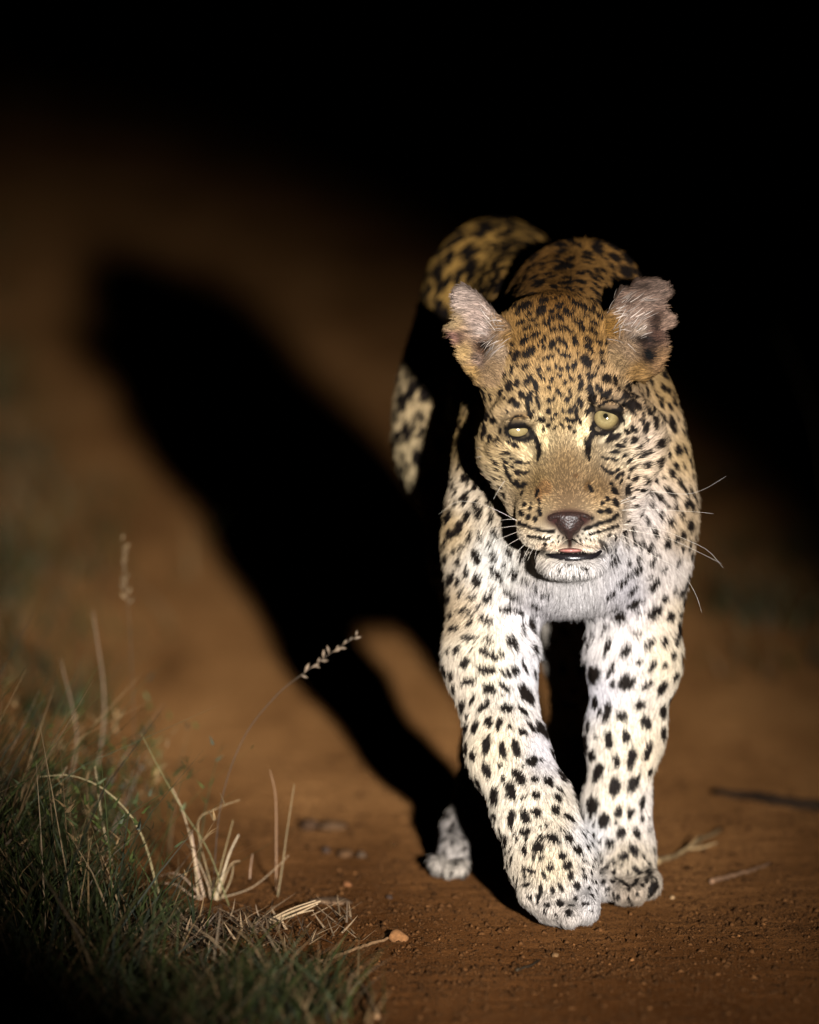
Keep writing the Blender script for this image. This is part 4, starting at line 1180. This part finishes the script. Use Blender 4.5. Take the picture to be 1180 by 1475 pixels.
lb = np.array(lb); m_ = len(lb)
p4 = blades(lb, rng.uniform(0.005, 0.013, m_), rng.uniform(0.2, 1.2, m_), rng.uniform(0, 6.28, m_), rng.uniform(0.002, 0.0045, m_), rng.uniform(0, 0.5, m_), np.clip(np.array(lc), 0, 0.4), 3)
v_, f_, c_ = join([p1, p2, p3, p4])
grass = mesh_obj('grass', v_, f_, mgrass, colors=c_)
tag(grass, 'dark green grass growing thick at the edge of the dirt track', 'grass', kind='stuff')

# ---- sparse tufts on both verges behind the leopard
parts = []
for i in range(150):
    if rng.random() < 0.62:
        y = rng.uniform(11.4, 24); x = -0.052 * y + rng.uniform(-0.35, 0.42) - 0.2
        if x > -0.30: x -= 0.3
    else:
        y = rng.uniform(12.5, 24); x = 0.040 * y + rng.uniform(-0.10, 0.6)
    m_ = rng.integers(20, 70)
    r = rng.uniform(0.03, 0.10)
    b5 = np.stack([x + rng.normal(0, r, m_), y + rng.normal(0, r * 1.3, m_), np.zeros(m_)], 1)
    b5[:, 2] = gh(b5[:, 0], b5[:, 1]) - 0.002
    parts.append(blades(b5, rng.uniform(0.03, 0.12, m_) * rng.uniform(0.6, 1.3), rng.uniform(0.1, 0.8, m_), rng.uniform(0, 6.28, m_), rng.uniform(0.002, 0.004, m_), rng.uniform(0, 0.7, m_), grass_cols(m_, 0.3)))
v_, f_, c_ = join(parts)
vg = mesh_obj('grass', v_, f_, mgrass, colors=c_)
tag(vg, 'sparse low grass tufts on the verges far behind the leopard', 'grass', kind='stuff')

# ---- broken straw lying at the foot of the clump
n = 520
b6 = scatter(n, -0.36, -0.03, 9.45, 9.98, lambda p: np.exp(-((p[:, 0] + 0.20) / 0.10) ** 2 - ((p[:, 1] - 9.78) / 0.17) ** 2))
b6[:, 2] += rng.uniform(0.002, 0.012, n)
k6 = rng.random(n)[:, None] ** 2.4
cs6 = np.array([0.035, 0.021, 0.011]) * (1 - k6) + np.array([0.34, 0.225, 0.125]) * k6
v_, f_, c_ = blades(b6, rng.uniform(0.006, 0.022, n), rng.uniform(0.6, 2.4, n), rng.uniform(0, 6.28, n), rng.uniform(0.0012, 0.0032, n), rng.uniform(-0.3, 0.6, n), cs6, 3)
lit = mesh_obj('leaf_litter', v_, f_, mstraw, colors=c_)
tag(lit, 'broken pale straw and leaf bits littering the foot of the grass', 'leaf litter', kind='stuff')

# ---- stalks read off the photograph
def stalk_mesh(pts, d, w0, w1, n=18, wob=0.0):
    """flattened tube along photograph points; d: depth at the first and last point"""
    m = len(pts)
    P = [Wp(p[0], p[1], d[0] + (d[1] - d[0]) * i / (m - 1)) for i, p in enumerate(pts)]
    P = resample(P, n)
    return tube(P, np.linspace(w0, w1, n), 5)
def col_const(v, c):
    return np.repeat(np.array([c]), len(v), 0)

tg, td = ground_pt(300, 1292)
tuft_ = empty('dry_grass_tuft', tg)
tag(tuft_, 'dry pale straw tuft with a few upright blades at the foot of the green grass', 'grass tuft')
def tuft_blade(pts, d=(None, None), w=0.0012, c=(0.50, 0.36, 0.20)):
    c = np.array(c) * 0.75
    dd = (td if d[0] is None else d[0], td if d[1] is None else d[1])
    v, f = stalk_mesh(pts, dd, w * 0.8, w * 0.35)
    mesh_obj('blade', v, f, mstraw, tuft_, np.array(tg), colors=col_const(v, c))
for pts, w, c in [
    ([(286, 1294), (281, 1247), (275, 1210), (262, 1165), (248, 1135)], 0.0013, (0.55, 0.40, 0.23)),
    ([(294, 1292), (284, 1250), (278, 1215), (276, 1196)], 0.0020, (0.55, 0.38, 0.25)),
    ([(310, 1296), (320, 1264), (331, 1229), (344, 1202)], 0.0019, (0.62, 0.48, 0.30)),
    ([(308, 1292), (318, 1250), (327, 1215), (336, 1181)], 0.0009, (0.40, 0.30, 0.14)),
    ([(312, 1300), (322, 1270), (333, 1245), (346, 1240)], 0.0011, (0.48, 0.34, 0.18)),
    ([(304, 1296), (300, 1275), (290, 1250), (284, 1238)], 0.0014, (0.50, 0.34, 0.20)),
    ([(316, 1298), (326, 1282), (334, 1262), (336, 1246)], 0.0010, (0.45, 0.33, 0.17)),
    ([(292, 1296), (280, 1280), (262, 1262), (246, 1258), (230, 1262)], 0.0012, (0.45, 0.30, 0.20)),
    ([(300, 1300), (276, 1290), (255, 1275), (232, 1272)], 0.0011, (0.50, 0.34, 0.22)),
    ([(360, 1266), (361, 1250), (364, 1230)], 0.0013, (0.36, 0.22, 0.13)),
    ([(308, 1290), (285, 1190), (310, 1166), (346, 1152)], 0.0008, (0.42, 0.30, 0.15)),
    ([(310, 1296), (360, 1280), (396, 1252), (416, 1232)], 0.0008, (0.40, 0.28, 0.16)),
    ]:
    tuft_blade(pts, w=w, c=c)

def lone_stalk(name, label, pts, d, w, c, group=None, cat='grass stalk', w1=None):
    base = Wp(pts[0][0], pts[0][1], d[0])
    c = np.array(c) * 0.72
    v, f = stalk_mesh(pts, d, w, w * 0.4 if w1 is None else w1)
    o = mesh_obj(name, v, f, mstraw, None, base, colors=col_const(v, c))
    tag(o, label, cat, group)
    return o
_, ds = ground_pt(175, 1300)
lone_stalk('grass_stalk', 'upright pale stalk with a thick bright base inside the green grass', [(176, 1300), (172, 1267), (158, 1229), (145, 1168), (137, 1104)], (ds, ds), 0.0014, (0.50, 0.37, 0.20))
_, ds = ground_pt(235, 1310)
lone_stalk('grass_stalk', 'long thin stalk arching over the green grass clump', [(236, 1310), (222, 1262), (214, 1231), (203, 1201), (183, 1168), (147, 1135), (102, 1117), (56, 1119)], (ds, ds - 0.05), 0.0014, (0.40, 0.31, 0.15))
_, ds = ground_pt(398, 1282)
lone_stalk('grass_stalk', 'slender reddish stalk on bare soil right beside the dry straw tuft', [(398, 1282), (398, 1213), (397, 1147), (389, 1109)], (ds, ds), 0.0009, (0.38, 0.22, 0.12))
_, ds = ground_pt(330, 1305)
lone_stalk('grass_stalk', 'hair thin green stalk leaning out of the grass towards the bare soil', [(330, 1305), (300, 1225), (262, 1165), (224, 1097), (203, 1056)], (ds, ds), 0.0008, (0.20, 0.18, 0.07))
_, ds = ground_pt(420, 1290)
lone_stalk('grass_stalk', 'straight thin brown stem on bare soil between the reddish stalk and the shadow', [(400, 1292), (408, 1240), (414, 1195), (424, 1130)], (ds, ds), 0.0008, (0.30, 0.22, 0.11))
bun = empty('straw_bundle', ground_pt(392, 1326)[0])
tag(bun, 'flat bundle of broken pale straw lying on the soil', 'straw')
bo = np.array(bun.location)
_, db = ground_pt(400, 1328)
for pts, w in (([(388, 1328), (422, 1313), (462, 1298)], 0.0016), ([(390, 1330), (424, 1318), (458, 1302)], 0.0013), ([(386, 1326), (420, 1309), (455, 1297)], 0.0010), ([(392, 1328), (430, 1316), (452, 1311)], 0.0010)):
    v, f = stalk_mesh(pts, (db - 0.01, db - 0.02), w, w * 0.6)
    mesh_obj('straw', v, f, mstraw, bun, bo, colors=col_const(v, (0.36, 0.25, 0.14)))

def seed_stalk(label, stem, d, head, ns, size, c, group=None):
    """nodding grass with a loose seed head: stem plus one mesh per spikelet"""
    P = [Wp(p[0], p[1], d[0] + (d[1] - d[0]) * i / (len(stem) - 1)) for i, p in enumerate(stem)]
    root = empty('seed_grass', P[0])
    tag(root, label, 'grass stalk', group)
    o_ = np.array(P[0])
    Q = resample(P, 40)
    v, f = tube(Q, np.linspace(0.0005, 0.0003, 40), 5)
    mesh_obj('stem', v, f, mstraw, root, o_, colors=col_const(v, np.array(c) * 0.45))
    for k in range(ns):
        t = head + (1 - head) * k / (ns - 1)
        i = min(int(t * 39), 38)
        p = Q[i] + (Q[i + 1] - Q[i]) * (t * 39 - i)
        T = Q[i + 1] - Q[i]; T /= np.linalg.norm(T)
        s = 1 if k % 2 else -1
        sidev = np.cross(T, FWD); sidev /= np.linalg.norm(sidev)
        if rng.random() < 0.12: continue
        dirv = T * rng.uniform(0.5, 1.2) + sidev * s * (0.9 - 0.6 * (t - head) / (1 - head)) * rng.uniform(0.4, 1.2) + rng.normal(0, 0.28, 3)
        dirv /= np.linalg.norm(dirv)
        L = size * (1.1 - 0.35 * (t - head) / (1 - head)) * rng.uniform(0.6, 1.15)
        pts = np.array([p + dirv * L * q for q in (0.0, 0.25, 0.45, 0.65, 0.85, 1.15)])
        v, f = tube(pts, np.array([0.06, 0.10, 0.20, 0.22, 0.15, 0.02]) * L, 6)
        mesh_obj('spikelet', v, f, mstraw, root, o_, colors=col_const(v, np.array(c) * rng.uniform(0.8, 1.25)))
_, ds = ground_pt(306, 1296)
seed_stalk('nodding grass stem whose seed head hangs before the dark shadow', [(306, 1296), (318, 1160), (350, 1065), (398, 1002), (440, 968), (475, 942), (513, 917)], (ds, ds - 0.02), 0.64, 18, 0.0095, (0.12, 0.085, 0.055))
_, ds = ground_pt(195, 1215)
seed_stalk('tall upright grass stem with a blurred seed head over lit soil', [(195, 1215), (193, 1050), (190, 960), (186, 890), (180, 830), (176, 780)], (ds, ds), 0.66, 17, 0.010, (0.12, 0.075, 0.034))
for pts, lab in (([(120, 1215), (150, 1030), (134, 880)], 'bare blurred stalk leaning beside the upright seed head'),
                 ([(60, 1230), (110, 1080), (88, 950)], 'short blurred stalk behind the green grass clump')):
    _, ds = ground_pt(pts[0][0], pts[0][1])
    lone_stalk('grass_stalk', lab, pts, (ds, ds), 0.0016, (0.26, 0.17, 0.10))
_, ds = ground_pt(1215, 880)
lone_stalk('grass_stalk', 'pale grass stalk bending in over the dark verge beyond the whiskers', [(1215, 880), (1182, 640), (1150, 540), (1116, 470)], (ds, ds), 0.0016, (0.16, 0.12, 0.06))
_, ds = ground_pt(1240, 800)
lone_stalk('grass_stalk', 'pale blade tip arching in at the height of the leopard\'s back', [(1240, 800), (1225, 450), (1190, 345), (1150, 346)], (ds, ds), 0.0026, (0.50, 0.42, 0.25))

# ---- twigs and branches on the soil
def stick(name, label, pts, lift, w0, w1, c, side=None):
    P = []
    for p in pts:
        g, _ = ground_pt(p[0], p[1])
        P.append(g + np.array([0, 0, lift]))
    P = np.array(P)
    base = P[0].copy()
    Q = resample(P, 24)
    Q += rng.normal(0, w0 * 0.18, Q.shape)
    v, f = tube(Q, np.linspace(w0, w1, 24) * rng.uniform(0.85, 1.15, 24), 7)
    if side is None:
        o = mesh_obj(name, v, f, mwood, None, base, colors=col_const(v, c))
    else:
        o = empty(name, base)
        mesh_obj('branch', v, f, mwood, o, base, colors=col_const(v, c))
        for i, vec, L in side:
            q = np.array([Q[i], Q[i] + np.array(vec) * L * 0.5, Q[i] + np.array(vec) * L + np.array([0, 0, 0.004])])
            v, f = tube(resample(q, 8), np.linspace(w0 * 0.6, w1 * 0.5, 8), 6)
            mesh_obj('side_twig', v, f, mwood, o, base, colors=col_const(v, c))
    tag(o, label, 'stick')
    return o
stick('twig', 'thin pale reddish twig lying on the soil beside the standing paw', [(1024, 1276), (1050, 1270), (1078, 1263), (1112, 1252)], 0.003, 0.0030, 0.0012, (0.22, 0.12, 0.065))
stick('twig', 'forked brown twig behind the standing paw', [(945, 1250), (975, 1240), (1000, 1225), (1040, 1205)], 0.004, 0.0032, 0.0016, (0.26, 0.17, 0.08), side=[(12, (0.9, -0.2, 0.1), 0.035), (8, (0.5, 0.8, 0.25), 0.05)])
stick('branch', 'dark thick dead branch lying across the verge beyond the twigs', [(1030, 1152), (1080, 1160), (1130, 1170), (1230, 1182), (1330, 1190)], 0.004, 0.004, 0.011, (0.030, 0.017, 0.009))
stick('twig', 'long pale stem lying on the soil up to the orange stone', [(430, 1402), (480, 1382), (520, 1368), (562, 1357)], 0.003, 0.0022, 0.0014, (0.30, 0.17, 0.08))
stick('twig', 'short brown stem pointing away from the front grass blades', [(545, 1472), (525, 1432), (505, 1408)], 0.003, 0.0022, 0.0014, (0.34, 0.19, 0.09))
stick('twig', 'small dark splinter lying before the leading paw', [(745, 1400), (765, 1392), (778, 1385)], 0.002, 0.0014, 0.0007, (0.05, 0.035, 0.02))

# ---- stones
def icosphere():
    t = (1 + 5 ** 0.5) / 2
    v = np.array([(-1, t, 0), (1, t, 0), (-1, -t, 0), (1, -t, 0), (0, -1, t), (0, 1, t), (0, -1, -t), (0, 1, -t), (t, 0, -1), (t, 0, 1), (-t, 0, -1), (-t, 0, 1)], float)
    f = [(0, 11, 5), (0, 5, 1), (0, 1, 7), (0, 7, 10), (0, 10, 11), (1, 5, 9), (5, 11, 4), (11, 10, 2), (10, 7, 6), (7, 1, 8), (3, 9, 4), (3, 4, 2), (3, 2, 6), (3, 6, 8), (3, 8, 9), (4, 9, 5), (2, 4, 11), (6, 2, 10), (8, 6, 7), (9, 8, 1)]
    v /= np.linalg.norm(v[0])
    for _ in range(2):
        cache, nf, v = {}, [], list(v)
        def mid(a, b):
            k = (min(a, b), max(a, b))
            if k not in cache:
                m = np.array(v[a]) + np.array(v[b]); v.append(m / np.linalg.norm(m)); cache[k] = len(v) - 1
            return cache[k]
        for a, b, c in f:
            ab, bc, ca = mid(a, b), mid(b, c), mid(c, a)
            nf += [(a, ab, ca), (b, bc, ab), (c, ca, bc), (ab, bc, ca)]
        f, v = nf, np.array(v)
    return v, f
iv, ifc = icosphere()
def stone(label, px, py, rx, ry, rz, c, seed, name='stone'):
    g, d = ground_pt(px, py)
    k = (1 + 0.28 * vnoise(iv * 1.0 + seed * 7, 1.3, seed) + 0.12 * vnoise(iv + seed * 3, 3.5, seed + 1))[:, None]
    v = iv * k * np.array([rx, ry, rz]) * d / FPX
    v[:, 2] += rz * d / FPX * 0.45
    o = mesh_obj(name, v + g, ifc, mstone, None, g, colors=col_const(v, c))
    tag(o, label, 'stone')
stone('small orange stone at the end of the pale stem', 573, 1358, 15, 13, 12, (0.20, 0.09, 0.033), 1)
stone('flat brown stone just past the straw bundle', 474, 1300, 30, 30, 6, (0.15, 0.088, 0.048), 2)
stone('dark blurred stone on the lit soil beside the shadow edge', 446, 1189, 13, 16, 11, (0.05, 0.026, 0.013), 3)
stone('low brown stone touching the dark blurred stone', 478, 1190, 22, 26, 8, (0.085, 0.046, 0.022), 4)
stone('brown clod of earth lying between the blurred stones and the hind paw', 497, 1232, 13, 16, 8, (0.085, 0.042, 0.018), 5)
stone('small dark pebble next to the brown clod of earth', 470, 1226, 6, 8, 6, (0.05, 0.03, 0.02), 6)
stone('tiny dark pebble on open soil past the brown clod', 521, 1234, 6, 7, 6, (0.08, 0.05, 0.03), 7)
stone('tiny black pebble on the soil before the hind paw', 561, 1295, 5, 6, 4, (0.05, 0.03, 0.02), 8)
stone('pale yellow pebble beside the outer toe of the standing paw', 969, 1296, 4, 5, 4, (0.28, 0.17, 0.08), 9)
stone('tiny rust red pebble between the straw bundle and orange stone', 501, 1276, 6, 8, 5, (0.20, 0.08, 0.03), 10)
stone('tiny brown pebble near the point of the dark splinter', 800, 1378, 5, 6, 4, (0.16, 0.085, 0.035), 12)

# ---- coarse grit on the track
ov = np.array([(1, 0, -0.3), (-0.5, 0.87, -0.3), (-0.5, -0.87, -0.3), (0, 0, 1), (0.9, 0.9, 0.2)], float)
of = np.array([(0, 4, 3), (4, 1, 3), (1, 2, 3), (2, 0, 3), (0, 1, 4)])
n = 170000
gp = scatter(n, -0.50, 0.55, 8.95, 11.6, lambda p: (0.45 + 0.55 * smooth(-0.3, 0.4, vnoise(p, 6, 61))) * np.where(p[:, 1] < 10.4, 1.0, np.where(p[:, 1] < 10.9, 0.5, 0.2)))
gp[:, 2] += 0.002
sz = 0.00052 * (1 / np.maximum(rng.random(n), 0.004)) ** 0.36
gv = np.zeros((n, 5, 3))
jit = rng.uniform(0.55, 1.4, (n, 5, 1))
rz_ = rng.uniform(0, 6.28, n)
cr_, sr_ = np.cos(rz_)[:, None], np.sin(rz_)[:, None]
gv[:, :, 0] = ov[None, :, 0] * cr_ - ov[None, :, 1] * sr_
gv[:, :, 1] = ov[None, :, 0] * sr_ + ov[None, :, 1] * cr_
gv[:, :, 2] = ov[None, :, 2] * 0.85
gv = gv * jit * sz[:, None, None] + gp[:, None, :]
gv[:, :, 2] += (sz * 0.2)[:, None]
gf = (of[None] + (np.arange(n) * 5)[:, None, None]).reshape(-1, 3)
br = rng.uniform(0.45, 1.35, n) * np.where(rng.random(n) < 0.02, 2.2, 1.0)
gc = np.stack([0.082 * br, 0.035 * br, 0.0115 * br], 1)
mgrit = tint_mat('soil_grain', 0.95, 0.05, 300, 0.6)
grit = mesh_obj('grit', gv.reshape(-1, 3), gf, mgrit, smooth_shade=False, colors=np.clip(np.repeat(gc, 5, 0), 0, 0.7))
tag(grit, 'coarse brown sand grit scattered over the dirt track', 'grit', kind='stuff')
